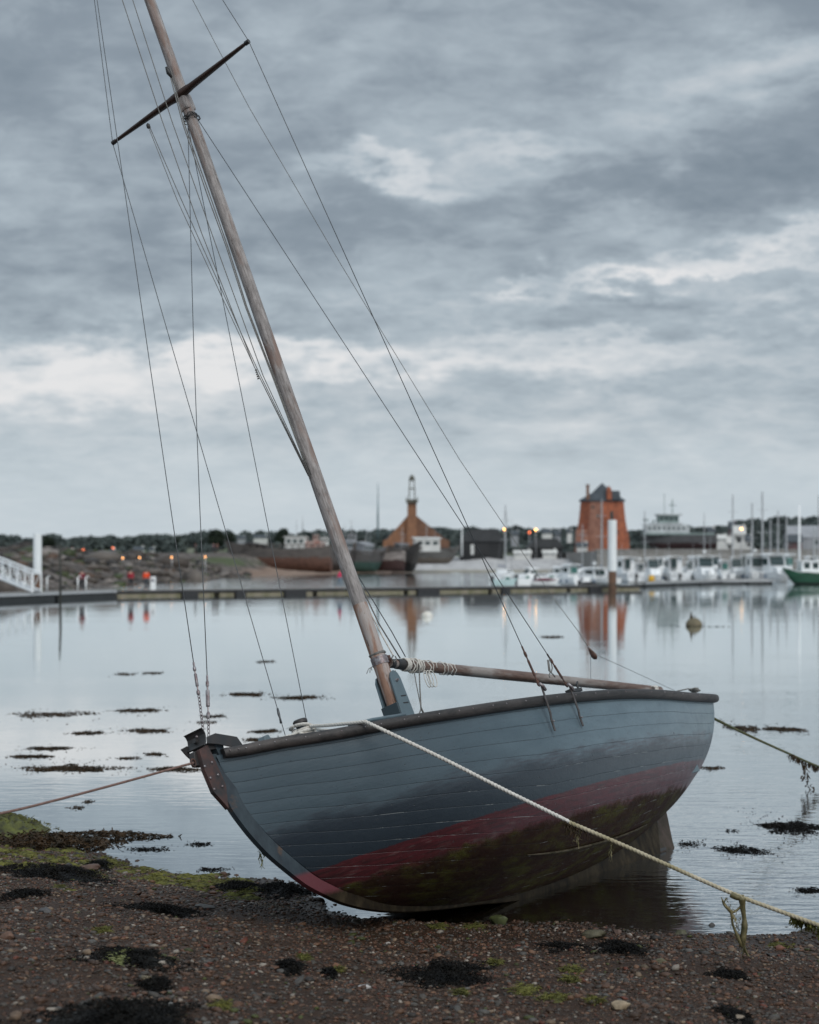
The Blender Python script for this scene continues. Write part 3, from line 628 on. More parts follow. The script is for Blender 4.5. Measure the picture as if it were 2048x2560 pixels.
# ================================================================ THE STRANDED SAILING BOAT
# local axes: x forward along the keel, y to port, z up the mast; heeled 23 degrees to starboard
A_, PHI = math.radians(57), math.radians(23)
Hd = Vector((-math.cos(A_), -math.sin(A_), 0)); P0 = Vector((math.sin(A_), -math.cos(A_), 0))
Pt = P0 * math.cos(PHI) + Vector((0, 0, 1)) * math.sin(PHI); Md = Hd.cross(Pt)
BO = Vector((.012, 12.9, .15))
boat = bpy.data.objects.new('sailing_boat', None); C.objects.link(boat); boat.empty_display_size = .5
boat.matrix_world = Matrix(((Hd.x, Pt.x, Md.x, BO.x), (Hd.y, Pt.y, Md.y, BO.y), (Hd.z, Pt.z, Md.z, BO.z), (0, 0, 0, 1)))
tag(boat, 'old blue-grey wooden sailing boat lying heeled over on the shingle at the water edge', 'sailboat')
BI = boat.matrix_world.inverted()
def bl(px, py, v=0.0):
    """boat-local point on the fore-and-aft plane y=v seen at a photo pixel"""
    d = Vector(((px - CX) / F, 1, -(py - HY) / F)); c = Vector((0, 0, HC)) - BO - Pt * v
    n = Pt; t = -(c.dot(n)) / d.dot(n); X = c + d * t
    return Vector((X.dot(Hd), v, X.dot(Md)))
ST = np.array([
(1.68,.042,1.412, 1.66,1.34, .33,.33,.66,.66), (1.522,.122,1.393, 1.53,.99, .34,.30,.66,.64), (1.253,.270,1.373,1.28,.67, .36,.24,.74,.58),
(.874,.484,1.328,.91,.37, .44,.16,.86,.52), (.398,.724,1.291,.42,.14, .54,.11,.97,.45), (-.111,.89,1.259,-.11,.02, .62,.09,1.03,.41),
(-.75,1.0,1.236,-.75,-.065, .69,.10,1.06,.38), (-1.5,1.05,1.217,-1.5,-.12, .72,.11,1.07,.37), (-2.5,1.02,1.194,-2.6,-.11, .68,.12,1.09,.37),
(-3.5,.93,1.158,-3.6,-.02, .60,.12,1.10,.39), (-4.4,.80,1.120,-4.45,.14, .55,.10,1.08,.43), (-5.38,.64,1.092,-5.05,.32, .60,.10,1.0,.55)])
SG = np.gradient(ST, axis=0)
def station(s):
    i = int(min(max(math.floor(s), 0), 10)); f = s - i
    return (2*f**3-3*f*f+1)*ST[i] + (f**3-2*f*f+f)*SG[i] + (-2*f**3+3*f*f)*ST[i+1] + (f**3-f*f)*SG[i+1]
def hull(s, t, off=0.0):
    us, vs, ws, uk, wk, a1, b1, a2, b2 = station(s); B1, B2, B3 = 3*t*(1-t)**2, 3*t*t*(1-t), t**3
    a = B1*a1 + B2*a2 + B3; b = B1*b1 + B2*b2 + B3
    return Vector((uk + (us-uk)*b, .035 + (vs-.035)*a, wk + (ws-wk)*b))
NS, NTT = 221, 81
mb = MB(); Vp = []; qq = []
plank = lambda u: float(np.interp(u, [-5.4, -3, -1, .5, 1.7], [.098, .118, .122, .098, .074]))
for i in range(NS):
    s = 11 * i / (NS - 1); col_ = [hull(s, j / (NTT - 1)) for j in range(NTT)]; g_ = [0.0] * NTT
    for j in range(NTT - 2, -1, -1): g_[j] = g_[j + 1] + (col_[j] - col_[j + 1]).length
    us = station(s)[0]
    Vp += col_; qq += [(g_[j] - .052) / plank(col_[j].x) for j in range(NTT)]
Fp = [(i*NTT+j, (i+1)*NTT+j, (i+1)*NTT+j+1, i*NTT+j+1) for i in range(NS-1) for j in range(NTT-1)]
n0 = len(Vp)
mb.add(Vp, Fp); mb.add([(v.x, -v.y, v.z) for v in Vp], [f[::-1] for f in Fp])
mb.at['q'] = qq + qq
# seal the gap along the keel line
mb.f += [(i*NTT, n0 + i*NTT, n0 + (i+1)*NTT, (i+1)*NTT) for i in range(NS-1)]; mb.mi += [0]*(NS-1)
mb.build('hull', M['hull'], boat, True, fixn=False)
# transom
tp = [hull(11, j/30) for j in range(31)]
mb = MB(); n = len(tp); mb.add([(p.x - .004, p.y - .004, p.z) for p in tp] + [(p.x - .004, -p.y + .004, p.z) for p in tp], [(j, j+1, n+j+1, n+j) for j in range(n-1)])
mb.at['q'] = [(1.1 - p.z) / .1 for p in tp] * 2
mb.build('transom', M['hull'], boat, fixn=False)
# rubbing strakes: rounded timber bent round the sheer, capped on top
for sg in (1, -1):
    path = []
    for i in range(90):
        s = .25 + 10.78 * i / 89; r_ = station(s); path.append((r_[0], sg * (r_[1] + .012), r_[2] + .006))
    e = path[-1]; path.append((e[0] - .03, e[1] - sg*.01, e[2] - .004))
    mb = MB(); P = []
    sec = [(-.045, -.040), (.018, -.044), (.040, -.030), (.050, -.005), (.046, .020), (.028, .036), (-.045, .040)]
    Pn = [Vector(p) for p in path]; m_ = len(Pn)
    for i in range(m_):
        t_ = (Pn[min(i+1, m_-1)] - Pn[max(i-1, 0)]).normalized(); o_ = Vector((0, 0, 1)).cross(t_); o_.normalize()
        if o_.y * sg < 0: o_ = -o_
        up_ = Vector((0, 0, 1)); k_ = .62 if i == m_-1 else (.85 + .15 * min(1, i / 10))
        for a, b in sec: P.append(Pn[i] + o_ * (a * k_) + up_ * (b * k_))
    k = len(sec)
    mb.add(P, [(i*k+j, i*k+(j+1) % k, (i+1)*k+(j+1) % k, (i+1)*k+j) for i in range(m_-1) for j in range(k)] + [tuple(range(k)), tuple(range((m_-1)*k, m_*k))[::-1]])
    rl = mb.build('rubbing_strake', M['rail'], boat, True, auto=60)
    for i in range(1, 34):
        mb = MB()
        p = Pn[int(i * 90 / 34.5)]; q = Pn[min(int(i * 90 / 34.5) + 1, m_-1)]; t_ = (q - p).normalized(); o_ = Vector((0, 0, 1)).cross(t_); o_ *= (1 if o_.y*sg > 0 else -1)
        c_ = p + o_ * .048 + Vector((0, 0, .004)); mb.cyl(c_, c_ + o_ * .005, .0065, .0045, 8)
        mb.build('bolt', M['galv'], rl, True)
# deck with camber and an open cockpit
mb = MB(); P = []; nsd, nvd = 80, 21
for i in range(nsd):
    r_ = station(.15 + 10.8 * i / (nsd-1))
    for j in range(nvd):
        f = -1 + 2*j/(nvd-1); P.append((r_[0], r_[1]*.97*f, r_[2] - .028 + .07*(1 - f*f)*min(1, r_[1])))
fs = []
for i in range(nsd-1):
    for j in range(nvd-1):
        c_ = (Vector(P[i*nvd+j]) + Vector(P[(i+1)*nvd+j+1])) / 2
        if -4.5 < c_.x < -1.75 and abs(c_.y) < .58: continue
        if -.55 < c_.x < .25 and abs(c_.y) < .36: continue
        fs.append((i*nvd+j, i*nvd+j+1, (i+1)*nvd+j+1, (i+1)*nvd+j))
mb.add(P, fs); mb.build('deck', M['decking'], boat, True, fixn=False)
mb = MB(); mb.box((-3.12, 0, .42), (2.8, .9, .03))
for sg in (1, -1): mb.box((-3.12, sg*.59, .83), (2.84, .025, .80)); mb.box((-3.12, sg*.46, .74), (2.6, .24, .03))
mb.box((-1.72, 0, .83), (.025, 1.16, .80)); mb.box((-4.53, 0, .83), (.025, 1.16, .80))
mb.build('cockpit', M['bluepaint'], boat, bevel=.004)
for x_ in (-2.6, -3.9): mb = MB(); mb.box((x_, 0, .80), (.24, 1.13, .03)); mb.build('thwart', M['boom'], boat, bevel=.004)
# low coach roof forward of and around the mast foot
zt = 1.355
mb = MB()
pts = [(.42, .20), (.10, .40), (-.52, .42), (-.52, -.42), (.10, -.40), (.42, -.20)]
lo = [(p[0]*1.0, p[1]*1.05, 1.20) for p in pts]; hi = [(p[0]*.93 - .01, p[1]*.9, zt - (.03 if p[0] > .3 else 0)) for p in pts]; n = 6
mb.add(lo + hi, [(i, (i+1) % n, (i+1) % n + n, i + n) for i in range(n)] + [tuple(range(n, 2*n))])
mb.build('coach_roof', M['bluepaint'], boat, bevel=.012)
mb = MB(); p1, p2 = bl(859, 1815, .35), bl(992, 1796, .35)
mb.tube([(p1.x, .40, p1.z - .01), ((p1.x+p2.x)/2+.06, .41, p1.z + (p2.z-p1.z)*.85), (p2.x, .42, p2.z)], [.012, .022, .026], 8, sq=.7)
mb.build('coaming', M['bluepaint'], boat, True)
# stem timber and long keel (profile plates either side of the centre plane)
outer = [(1.70, 1.43), (1.69, 1.20), (1.68, 1.04), (1.56, .83), (1.43, .66), (1.20, .45), (1.11, .38), (.83, .22), (.58, .13), (.36, .07), (0, .0), (-.5, -.06), (-.95, -.10), (-1.42, -.165), (-2.7, -.27), (-3.6, -.38), (-4.14, -.42)]
inner = [(1.60, 1.42), (1.60, 1.30), (1.57, 1.04), (1.46, .85), (1.33, .70), (1.12, .50), (1.02, .42), (.77, .28), (.54, .195), (.34, .13), (0, .055), (-.5, -.01), (-.95, -.06), (-1.42, -.095), (-2.7, -.09), (-3.6, .0), (-4.46, .20)]
mb = MB(); P = []; N_ = len(outer); TH = [.055 if i < 3 else .050 for i in range(N_)]
def dens(L_, k=5):
    out = []
    for i in range(len(L_)-1):
        for j in range(k): f = j/k; out.append(tuple(L_[i][c]*(1-f)+L_[i+1][c]*f for c in range(2)))
    return out + [L_[-1]]
def smo(L_):
    for _ in range(3): L_ = [L_[0]] + [tuple((L_[i-1][c] + 2*L_[i][c] + L_[i+1][c])/4 for c in range(2)) for i in range(1, len(L_)-1)] + [L_[-1]]
    return L_
od, idn = smo(dens(outer)), smo(dens(inner))
for (a, b) in zip(od, idn):
    P += [(a[0], .020, a[1]), (b[0], .046, b[1]), (b[0], -.046, b[1]), (a[0], -.020, a[1])]
m_ = len(od)
mb.add(P, [(4*i+j, 4*i+(j+1) % 4, 4*(i+1)+(j+1) % 4, 4*(i+1)+j) for i in range(m_-1) for j in range(4)] + [(0, 1, 2, 3), tuple(4*(m_-1)+j for j in (3, 2, 1, 0))])
mb.build('stem_and_keel', M['stem'], boat, False)
# worn batten running along the turn of the bilge aft
mb = MB(); pth = []
for i in range(24):
    f = i/23; s = 6.2 + 2.55*f; t_ = .33 - .07*f; p = hull(s, t_); q = hull(s, t_+.02); nrm = Vector((0, (q-p).z, -(q-p).y)).normalized()
    pth.append(p + nrm * .010)
mb.tube(pth, [.004 + .012*math.sin(math.pi*min(1, (i+1)/8)/2)*(1 if i < 18 else (24-i)/6) for i in range(24)], 6, sq=.6)
mb.build('bilge_batten', mat('worn_batten', (.085, .070, .050), .7, .35, 12, .3, col2=(.03, .026, .014), spec=.1), boat, True)
# rudder: blade hung on the sternpost
mb = MB(); mb.prism([(-4.50, .22), (-4.76, .25), (-4.63, -.10), (-4.56, -.42), (-4.20, -.42), (-4.33, -.05)], 'y', -.022, .022)
rd = mb.build('rudder', mat('rudder_planks', (.075, .055, .046), .6, .3, 9, .3, col2=(.032, .028, .018), spec=.2), boat, bevel=.006)
mb = MB()
for w_ in (.12, -.15): mb.box((-4.36-.15*w_, 0, w_), (.16, .06, .03))
mb.build('pintle', M['iron'], rd, bevel=.003)
# bow fittings: rusty cheek plate, iron stemhead with roller and fairlead
pp = [bl(*q, .062) for q in [(519, 1862), (540, 1905), (565, 1962), (572, 2022), (562, 2010), (535, 1980), (512, 1925), (498, 1874)]]
mb = MB(); mb.prism([(p.x, p.z) for p in pp], 'y', .030, .064); bp = mb.build('stem_plate', M['rustplate'], boat, bevel=.002)
for q in [(530, 1906), (545, 1937), (556, 1966), (512, 1916), (536, 1973), (526, 1945)]:
    p = bl(*q, .066); mb = MB(); mb.cyl((p.x, .062, p.z), (p.x, .072, p.z), .0105, .008, 10); mb.build('bolt', M['galv'], bp, True)
def plate(name, pix, v0, v1, m='iron', par=boat, bv=.004):
    mb = MB(); mb.prism([(q.x, q.z) for q in [bl(*p, (v0+v1)/2) for p in pix]], 'y', v0, v1); return mb.build(name, M[m], par, bevel=bv)
# transverse curved channel across the stem head
mb = MB(); pr_ = [bl(*p, -.085) for p in [(458.7, 1840.4), (464, 1846), (468, 1854), (469.8, 1864), (469, 1873), (466, 1882)]]; n = len(pr_); P = []
for v_ in (-.085, .085):
    for p in pr_: P.append((p.x, v_, p.z))
    for i_, p in enumerate(pr_): P.append((p.x - .009, v_, p.z - (.009 if i_ > n-3 else -.001)))
fs = []
for i in range(n-1): fs += [(i, i+1, 2*n+i+1, 2*n+i), (n+i, 3*n+i, 3*n+i+1, n+i+1), (i, n+i, n+i+1, i+1), (2*n+i, 2*n+i+1, 3*n+i+1, 3*n+i)]
fs += [(0, 2*n, 3*n, n), (n-1, 2*n-1, 4*n-1, 3*n-1)]
mb.add(P, fs); fr_ = mb.build('bow_channel', M['iron'], boat, bevel=.001)
mb = MB(); a_ = bl(490, 1852, 0); mb.cyl(a_ + Vector((-.03, 0, -.02)), a_ + Vector((.02, 0, 0)), .022, .018, 12); mb.build('channel_boss', M['iron'], fr_, True, auto=40)
mb = MB(); a_ = bl(492.5, 1842, .01); mb.cyl(a_ + Vector((-.02, 0, 0)), a_ + Vector((.008, 0, 0)), .010, n=10); mb.build('channel_bolt', M['pile'] if False else M['galv'], fr_, True)
plate('lower_cheek', [(452, 1873.6), (468, 1865), (472, 1880), (480, 1902.5), (466, 1890)], -.09, -.078)
plate('side_plate', [(517, 1842), (538, 1833), (592, 1842), (609, 1866), (585, 1869), (545, 1861), (518, 1859)], .078, .088)
plate('shackle_bracket', [(479, 1882), (497, 1875), (499, 1906), (505, 1917), (487, 1917), (481, 1904)], -.02, .03, 'iron')
mb = MB(); q0, q1 = bl(500, 1870, 0), bl(535, 1872, 0); mb.box(((q0.x+q1.x)/2, 0, (q0.z+q1.z)/2), (abs(q0.x-q1.x)+.05, .10, .05)); mb.build('stem_block', M['iron'], boat, bevel=.004)
ring_c = bl(484, 1907, .03)
mb = MB(); mb.tube([ring_c + Vector((.022*math.cos(a), 0, .026*math.sin(a))) for a in [2*math.pi*k/16 for k in range(17)]], .006, 8, False); mb.build('bow_ring', M['rust'], boat, True)
plate('stem_cap', [(519, 1860), (545, 1862), (549, 1885), (552, 1915), (540, 1900)], -.05, .052, 'stem')
# bitts with a black cap, chock
mb = MB(); b0 = bl(756, 1836); b1 = bl(751, 1806); bu = Vector((b1.x, 0, b1.z)); ba = Vector((b1.x, 0, 1.27))
mb.cyl(ba, bu, .047, .043, 16); bt = mb.build('mooring_bitt', M['stem'], boat, True, auto=40)
mb = MB(); mb.lathe([(.045, -.02), (.056, -.008), (.056, .012), (.046, .022), (.0, .024)], bu, 20); mb.build('bitt_cap', M['iron'], bt, True, auto=40)
mb = MB(); c_ = bl(664, 1852, .1); mb.prism([(c_.x-.06, c_.z-.05), (c_.x+.06, c_.z-.05), (c_.x+.03, c_.z+.03), (c_.x-.02, c_.z+.04)], 'y', .06, .13); mb.build('deck_chock', M['decking'], boat, bevel=.008)
# ---- mast, tabernacle, spreaders
UM = -.735
mast = MB(); zs = [1.25 + (11.4 - 1.25)*i/48 for i in range(49)]
bend = lambda z: .0008 * (z - 5)**2 - .002
mast.tube([(UM + bend(z), 0, z) for z in zs], [.0635 - .0022*(z-1.25) for z in zs], 20)
ms = mast.build('mast', M['mast'], boat, True, auto=60)
mast = MB(); mast.tube([(UM + bend(z), 0, z) for z in (1.26, 1.6, 1.9, 2.2, 2.5)], [.0642, .0638, .0632, .0625, .0612], 20, cap=False)
mast.build('varnished_foot', M['mastlow'], ms, True)
tb = MB(); TU = UM - .03
pl_ = [(TU+.10, 1.22), (TU+.105, 1.52), (TU+.085, 1.83), (TU+.055, 1.875), (TU+.01, 1.89), (TU-.035, 1.865), (TU-.055, 1.82), (TU-.075, 1.52), (TU-.085, 1.22)]
tb.prism(pl_, 'y', .068, .084); tb.prism(pl_, 'y', -.084, -.068)
tbo = tb.build('tabernacle', M['bluepaint'], boat, bevel=.003)
tb = MB(); tb.box((TU+.112, 0, 1.42), (.02, .164, .40)); tb.build('front_board', M['blueshade'], tbo, bevel=.003)
for (u_, w_) in ((TU+.02, 1.80), (TU-.04, 1.44), (TU+.03, 1.44)): tb = MB(); tb.cyl((u_, .082, w_), (u_, .098, w_), .016, .013, 6); tb.cyl((u_, .098, w_), (u_, .108, w_), .008, n=8); tb.build('bolt', M['galv'], tbo, True, auto=30)
for w_ in (1.665, 1.605): tb = MB(); tb.box((TU - .005, .0845, w_), (.075, .003, .010)); tb.build('slot', M['black'], tbo)
# gooseneck band
gb = MB(); zc = 2.0
gb.lathe([(.066, -.035), (.071, -.033), (.071, .033), (.066, .035)], (UM, 0, zc), 24); gbo = gb.build('gooseneck_band', M['galv'], boat, True, auto=40)
gb = MB(); gb.box((UM - .095, 0, zc), (.06, .035, .045)); gb.box((UM - .06, .045, zc+.01), (.05, .03, .035)); gb.cyl((UM-.115, 0, zc-.05), (UM-.115, 0, zc+.05), .010, n=8); gb.build('gooseneck_pin', M['rust'], gbo, bevel=.003)
def wraps(mb, c, r, pitch, turns, ax, rr, jit=0.0, seed=0, n=14):
    """rope turned round an axis ('z' mast or 'x' boom)"""
    r_ = random.Random(seed); P = []; N_ = int(turns*n)
    for i in range(N_+1):
        a = 2*math.pi*i/n; R = r + rr + r_.uniform(-jit, jit); s_ = pitch*i/n + r_.uniform(-jit, jit)
        if ax == 'z': P.append((c[0]+R*math.cos(a), c[1]+R*math.sin(a), c[2]+s_))
        else: P.append((c[0]+s_, c[1]+R*math.cos(a), c[2]+R*math.sin(a)))
    mb.tube(P, rr, 6); return P
gb = MB(); wraps(gb, (UM, 0, zc+.055), .062, .004, 2.3, 'z', .0055, .002, 1)
e_ = bl(919, 1672, .02); k_ = bl(932, 1666, .06)
for q in [(917, 1684), (925, 1682), (930, 1676)]: gb.tube([k_, (k_ + bl(*q, .05))/2 + Vector((.01, 0, .01)), bl(*q, .05)], .003, 5)
gb.build('band_lashing', M['halyard'], boat, True)
# ---- boom
B0 = Vector((UM-.12, 0, 1.975)); B1 = bl(1650, 1726, 0); bd = (B1 - B0)
bm_ = MB(); N_ = 24
bm_.tube([(bd.length*i/N_, 0, 0) for i in range(N_+1)], [(.040 + .0085*math.sin(math.pi*(i/N_)**.8)) if i > 1 else .034+.004*i for i in range(N_+1)], 18)
bmo = bm_.build('boom', M['boom'], boat, True, auto=60)
bx = bd.normalized(); by = Vector((0, -1, 0)); bz_ = bx.cross(by); bmo.matrix_local = Matrix(((bx.x, by.x, bz_.x, B0.x), (bx.y, by.y, bz_.y, B0.y), (bx.z, by.z, bz_.z, B0.z), (0, 0, 0, 1)))
bm_ = MB(); bm_.tube([(.01, 0, 0), (.06, 0, 0)], .039, 16); bm_.tube([(.10, 0, 0), (.20, 0, 0)], [.043, .045], 16); bm_.build('boom_ferrule', M['iron'], bmo, True, auto=40)
wr = MB()
wraps(wr, (.20, 0, 0), .045, .016, 4, 'x', .0065, .003, 2); wraps(wr, (.36, 0, 0), .046, .022, 4, 'x', .006, .006, 3)
wraps(wr, (.27, 0, 0), .052, .035, 3, 'x', .006, .008, 7)
wraps(wr, (.50, 0, 0), .046, .052, 2.6, 'x', .005, .008, 4); wraps(wr, (.72, 0, 0), .047, .055, 4.2, 'x', .0045, .006, 5)
for k in range(3): # hanging bights
    x_ = .42 + .03*k; wr.tube([(x_ + .035*math.sin(a)*(1+.2*k), -.05 - .01*k, -.06 - .075*(1-math.cos(a))) for a in [2*math.pi*i/14 for i in range(15)]], .0045, 6)
wr.build('furling_line', M['rope'], bmo, True)
# ---- spreaders
for sg in (1, -1):
    sp = MB(); P = []
    for i in range(13):
        f = i/12; y_ = sg*(.0 + .845*f); c_ = .052*(1-f)+.022*f if f < .97 else .016; th = .030*(1-f)+.016*f
        for k in range(10):
            a = 2*math.pi*k/10; P.append((UM + .035 + .025*f + c_*math.cos(a)*.8, y_, 7.36 + (.028 if f < .08 else 0) * 0 + c_*math.sin(a)*(.62 if f > .1 else .8)))
    sp.add(P, [(i*10+k, i*10+(k+1) % 10, (i+1)*10+(k+1) % 10, (i+1)*10+k) for i in range(12) for k in range(10)] + [tuple(range(10)), tuple(range(120, 130))[::-1]])
    spo = sp.build('spreader', M['spreader'], boat, True, auto=50)
    sp = MB(); sp.tube([(UM+.06, sg*.81, 7.36), (UM+.06, sg*.852, 7.36)], .021, 10); sp.build('spreader_tip', M['iron'], spo, True, auto=40)
sp = MB(); sp.box((UM, 0, 7.28), (.125, .10, .17), taper=.9); sp.build('mast_cheek', M['mast'], boat, bevel=.02)
sp = MB(); wraps(sp, (UM, 0, 7.10), .062, .014, 4, 'z', .004, .012, 5); sp.build('spreader_lashing', M['iron'], boat, True)
# ---- standing and running rigging
def wire(name, pts, r=.0032, m='wire', n=6, twist=None, par=boat, sag=0.0):
    pts = [Vector(p) for p in pts]
    if sag or twist:
        out = []
        for a, b in zip(pts[:-1], pts[1:]):
            k = max(2, int((b-a).length/(.012 if twist else .3)))
            for i in range(k): f = i/k; out.append(a.lerp(b, f) + Vector((sag*4*f*(1-f), 0, 0)))
        pts = out + [pts[-1]]
    mb = MB(); mb.tube(pts, r, n, twist=twist); return mb.build(name, M[m], par, True)
def screw(p0, p1, colr='galv', name='rigging_screw', par=boat, rm=.011):
    """turnbuckle: swage, fork, barrel, fork"""
    p0, p1 = Vector(p0), Vector(p1); d = p1-p0; f = lambda k: p0 + d*k
    mb = MB(); mb.tube([f(0), f(.12)], .0075, 8); mb.tube([f(.12), f(.16), f(.24), f(.28)], [.006, .012, .012, .006], 8)
    mb.tube([f(.28), f(.34)], .006, 6); mb.tube([f(.34), f(.36), f(.72), f(.74)], [.007, rm, rm, .007], 8); mb.tube([f(.74), f(.84)], .006, 6)
    mb.tube([f(.84), f(.88), f(.96), f(1)], [.006, .013, .013, .006], 8)
    return mb.build(name, M[colr], par, True, auto=40)
def chain(p0, p1, name='chain', m='galv', link=.034, r=.0034, par=boat):
    p0, p1 = Vector(p0), Vector(p1); d = (p1-p0); n = max(2, int(d.length/(link*.74))); d.normalize()
    u = d.cross(Vector((0, 1, 0))).normalized(); w_ = d.cross(u); mb = MB()
    for i in range(n):
        c = p0 + (p1-p0)*((i+.5)/n); s_ = u if i % 2 else w_
        mb.tube([c + d*(link*.5*math.sin(a)) + s_*(link*.30*math.cos(a)) for a in [2*math.pi*k/10 for k in range(11)]], r, 5, False)
    return mb.build(name, m and M[m], par, True)
mh = lambda w: Vector((UM + bend(w), 0, w))
# masthead forestay
a, b = bl(243, 0), bl(484, 1656); top = a + (a-b)*((11.1 - a.z)/(a.z-b.z)); top.x = UM+.05
wire('forestay', [top, a, bl(424, 1250), b], .0034)
screw(b, bl(497, 1738), 'galv'); chain(bl(497, 1736), bl(508, 1824))
# inner forestay from under the spreaders
wire('forestay', [Vector((UM+.05, 0, 7.12)), bl(484, 851), bl(499, 1250), bl(518, 1688)], .0034)
screw(bl(518, 1688), bl(521, 1796), 'rust2' if 'rust2' in M else 'galv', rm=.014); chain(bl(521, 1794), bl(522, 1842))
# shrouds
def shroud(top_, mid, low_, turn=None):
    wire('shroud', [p for p in (top_, mid, low_) if p is not None], .0034)
tipS, tipP = Vector((UM+.06, -.85, 7.36)), Vector((UM+.06, .85, 7.36))
cS = bl(712, 1834, -1.0); dS = (cS - tipS).normalized(); lowS = cS + dS*((cS.z-1.22)/-dS.z) if dS.z else cS
wire('shroud', [Vector((UM, -.03, 11.0)), tipS, cS, lowS], .0034)
q = bl(695, 1773, -1.0); mb = MB(); mb.tube([bl(694, 1771, -1), bl(697, 1785, -1), bl(700, 1795, -1), bl(703, 1808, -1)], [.009, .012, .008, .011], 8); mb.build('rigging_screw', M['wire'], boat, True)
cS2 = bl(766, 1799, -1.0); rt = Vector((UM, -.055, 7.1)); dS = (cS2 - rt).normalized(); wire('shroud', [rt, cS2, cS2 + dS*((cS2.z-1.22)/-dS.z)], .0034)
cP = bl(1305, 1616, 1.02); wire('shroud', [Vector((UM, .03, 11.0)), tipP, cP], .0034)
cP2 = bl(1368, 1635, 1.02); wire('shroud', [Vector((UM, .055, 7.1)), cP2], .0034)
for (s0, s1, e0, e1) in (((1305, 1616), (1349, 1716), (1349, 1712), (1387, 1828)), ((1368, 1635), (1420, 1718), (1420, 1714), (1457, 1816))):
    ta, tb_ = bl(*s0, 1.02), bl(*s1, 1.09); screw(ta, tb_, 'rust', rm=.010)
    ca, cb = bl(*e0, 1.105), bl(*e1, 1.075)
    mb = MB(); n_ = 8
    for off_ in (0,):
        P = []
        for i in range(n_+1):
            f = i/n_; p = ca.lerp(cb, f); yo = .010 if f > .55 else (.018*(1-f) + .012)
            bulge = .0 if f > .7 else .015
            for (dx_, dy_) in ((-.012, 0), (.012, 0), (.012, .009), (-.012, .009)): P.append((p.x+dx_, p.y + bulge*.6 + dy_, p.z))
        mb.add(P, [(4*i+j, 4*i+(j+1) % 4, 4*(i+1)+(j+1) % 4, 4*(i+1)+j) for i in range(n_) for j in range(4)] + [(0, 1, 2, 3), tuple(4*n_+j for j in (3, 2, 1, 0))])
    cp = mb.build('chainplate', mat('grey_painted_iron', (.085, .08, .08), .6, .4, 30, .2, col2=(.045, .035, .032)), boat, bevel=.002)
    mb = MB(); c_ = ca.lerp(cb, .06); mb.tube([c_ + Vector((.03, .02, .03)), c_ + Vector((.0, .028, 0)), c_ + Vector((-.03, .02, -.03))], .013, 8); mb.cyl(ca.lerp(cb, .8) + Vector((0, .018, 0)), ca.lerp(cb, .8) + Vector((0, .026, 0)), .008, n=8); mb.build('shackle', M['galv'], cp, True)
for (u_, w_) in ((lowS.x, 1.22), (cS2.x, 1.22)):
    mb = MB(); mb.box((u_, -1.045, 1.12), (.025, .010, .34)); mb.build('chainplate', M['rust'], boat)
# rope loop on the aft shroud
mb = MB(); lp = [(1369, 1650), (1371, 1665), (1372, 1676), (1378, 1682), (1381, 1670), (1379, 1658), (1374, 1648), (1372, 1652), (1374, 1668), (1376, 1680), (1383, 1686), (1388, 1693)]
mb.tube([bl(*q, 1.03) for q in lp], .0055, 6); mb.tube([bl(*q, 1.03) for q in [(1376, 1680), (1373, 1688), (1375, 1694)]], .005, 6); mb.build('tied_loop', M['halyard'], boat, True)
# topping lift to the stern with its block
tl = [mh(10.9), bl(482, 0, 0), bl(558, 146, 0), bl(624, 270, 0), bl(850, 657, 0), bl(1150, 1150, 0), bl(1387, 1500, 0), bl(1447, 1580, 0), bl(1473, 1622, 0)]
wire('topping_lift', tl, .0032, 'halyard')
bk = bl(1481, 1632, 0); mb = MB(); d_ = (bl(1486, 1641, 0) - bl(1471, 1619, 0)).normalized(); c0 = bl(1471, 1619, 0)
mb.tube([c0 + d_*k for k in (.0, .03, .06, .10, .135, .15)], [.008, .016, .026, .034, .026, .006], 12, sq=.6); bko = mb.build('wooden_block', mat('brown_block', (.11, .06, .045), .45, .35, 20), boat, True)
mb = MB(); mb.tube([c0 + Vector((.012*math.cos(a), 0, .016*math.sin(a))) for a in [2*math.pi*k/12 for k in range(13)]], .004, 6, False); mb.build('block_eye', M['galv'], bko, True)
wire('sheet_line', [bl(1477, 1638, 0), bl(1477, 1706, 0)], .0024, 'wire')
wire('sheet_line', [bl(1489, 1636, 0), bl(1590, 1682, 0), bl(1688, 1727, .02)], .0024, 'wire')
# halyards
dash = (2, .055, .22)
wire('halyard', [mh(10.9) + Vector((.12, 0, 0)), bl(306, 0), bl(405, 300), bl(504, 582), bl(636, 917), bl(773, 1190) ], .0042, 'halyard')
wire('halyard', [mh(10.9) + Vector((.08, 0, 0)), bl(332, 0), bl(429, 300), bl(548, 635), bl(658, 939), bl(775, 1192)], .0042, 'halyard')
wire('flag_halyard', [bl(370, 314, -.42), bl(443, 500, -.35), bl(636, 917, -.12), bl(771, 1190, -.05)], .0036, 'halyard')
wire('flag_halyard', [bl(374, 316, -.42), bl(454, 500, -.35), bl(640, 915, -.12), bl(773, 1189, -.05)], .0036, 'halyard')
mb = MB(); mb.lathe([(.004, -.03), (.018, -.015), (.018, .012), (.004, .028)], bl(371, 315, -.42), 10); mb.build('small_block', M['iron'], boat, True)
wire('halyard', [bl(421, 172), bl(457, 309), bl(523, 500), bl(566, 617), bl(614, 767), bl(689, 961), bl(746, 1115), bl(776, 1192)], .0056, 'halyard')
wire('halyard', [bl(426, 172), bl(461, 309), bl(529, 500), bl(570, 617), bl(617, 766), bl(692, 961), bl(748, 1114), bl(780, 1190)], .0056, 'halyard')
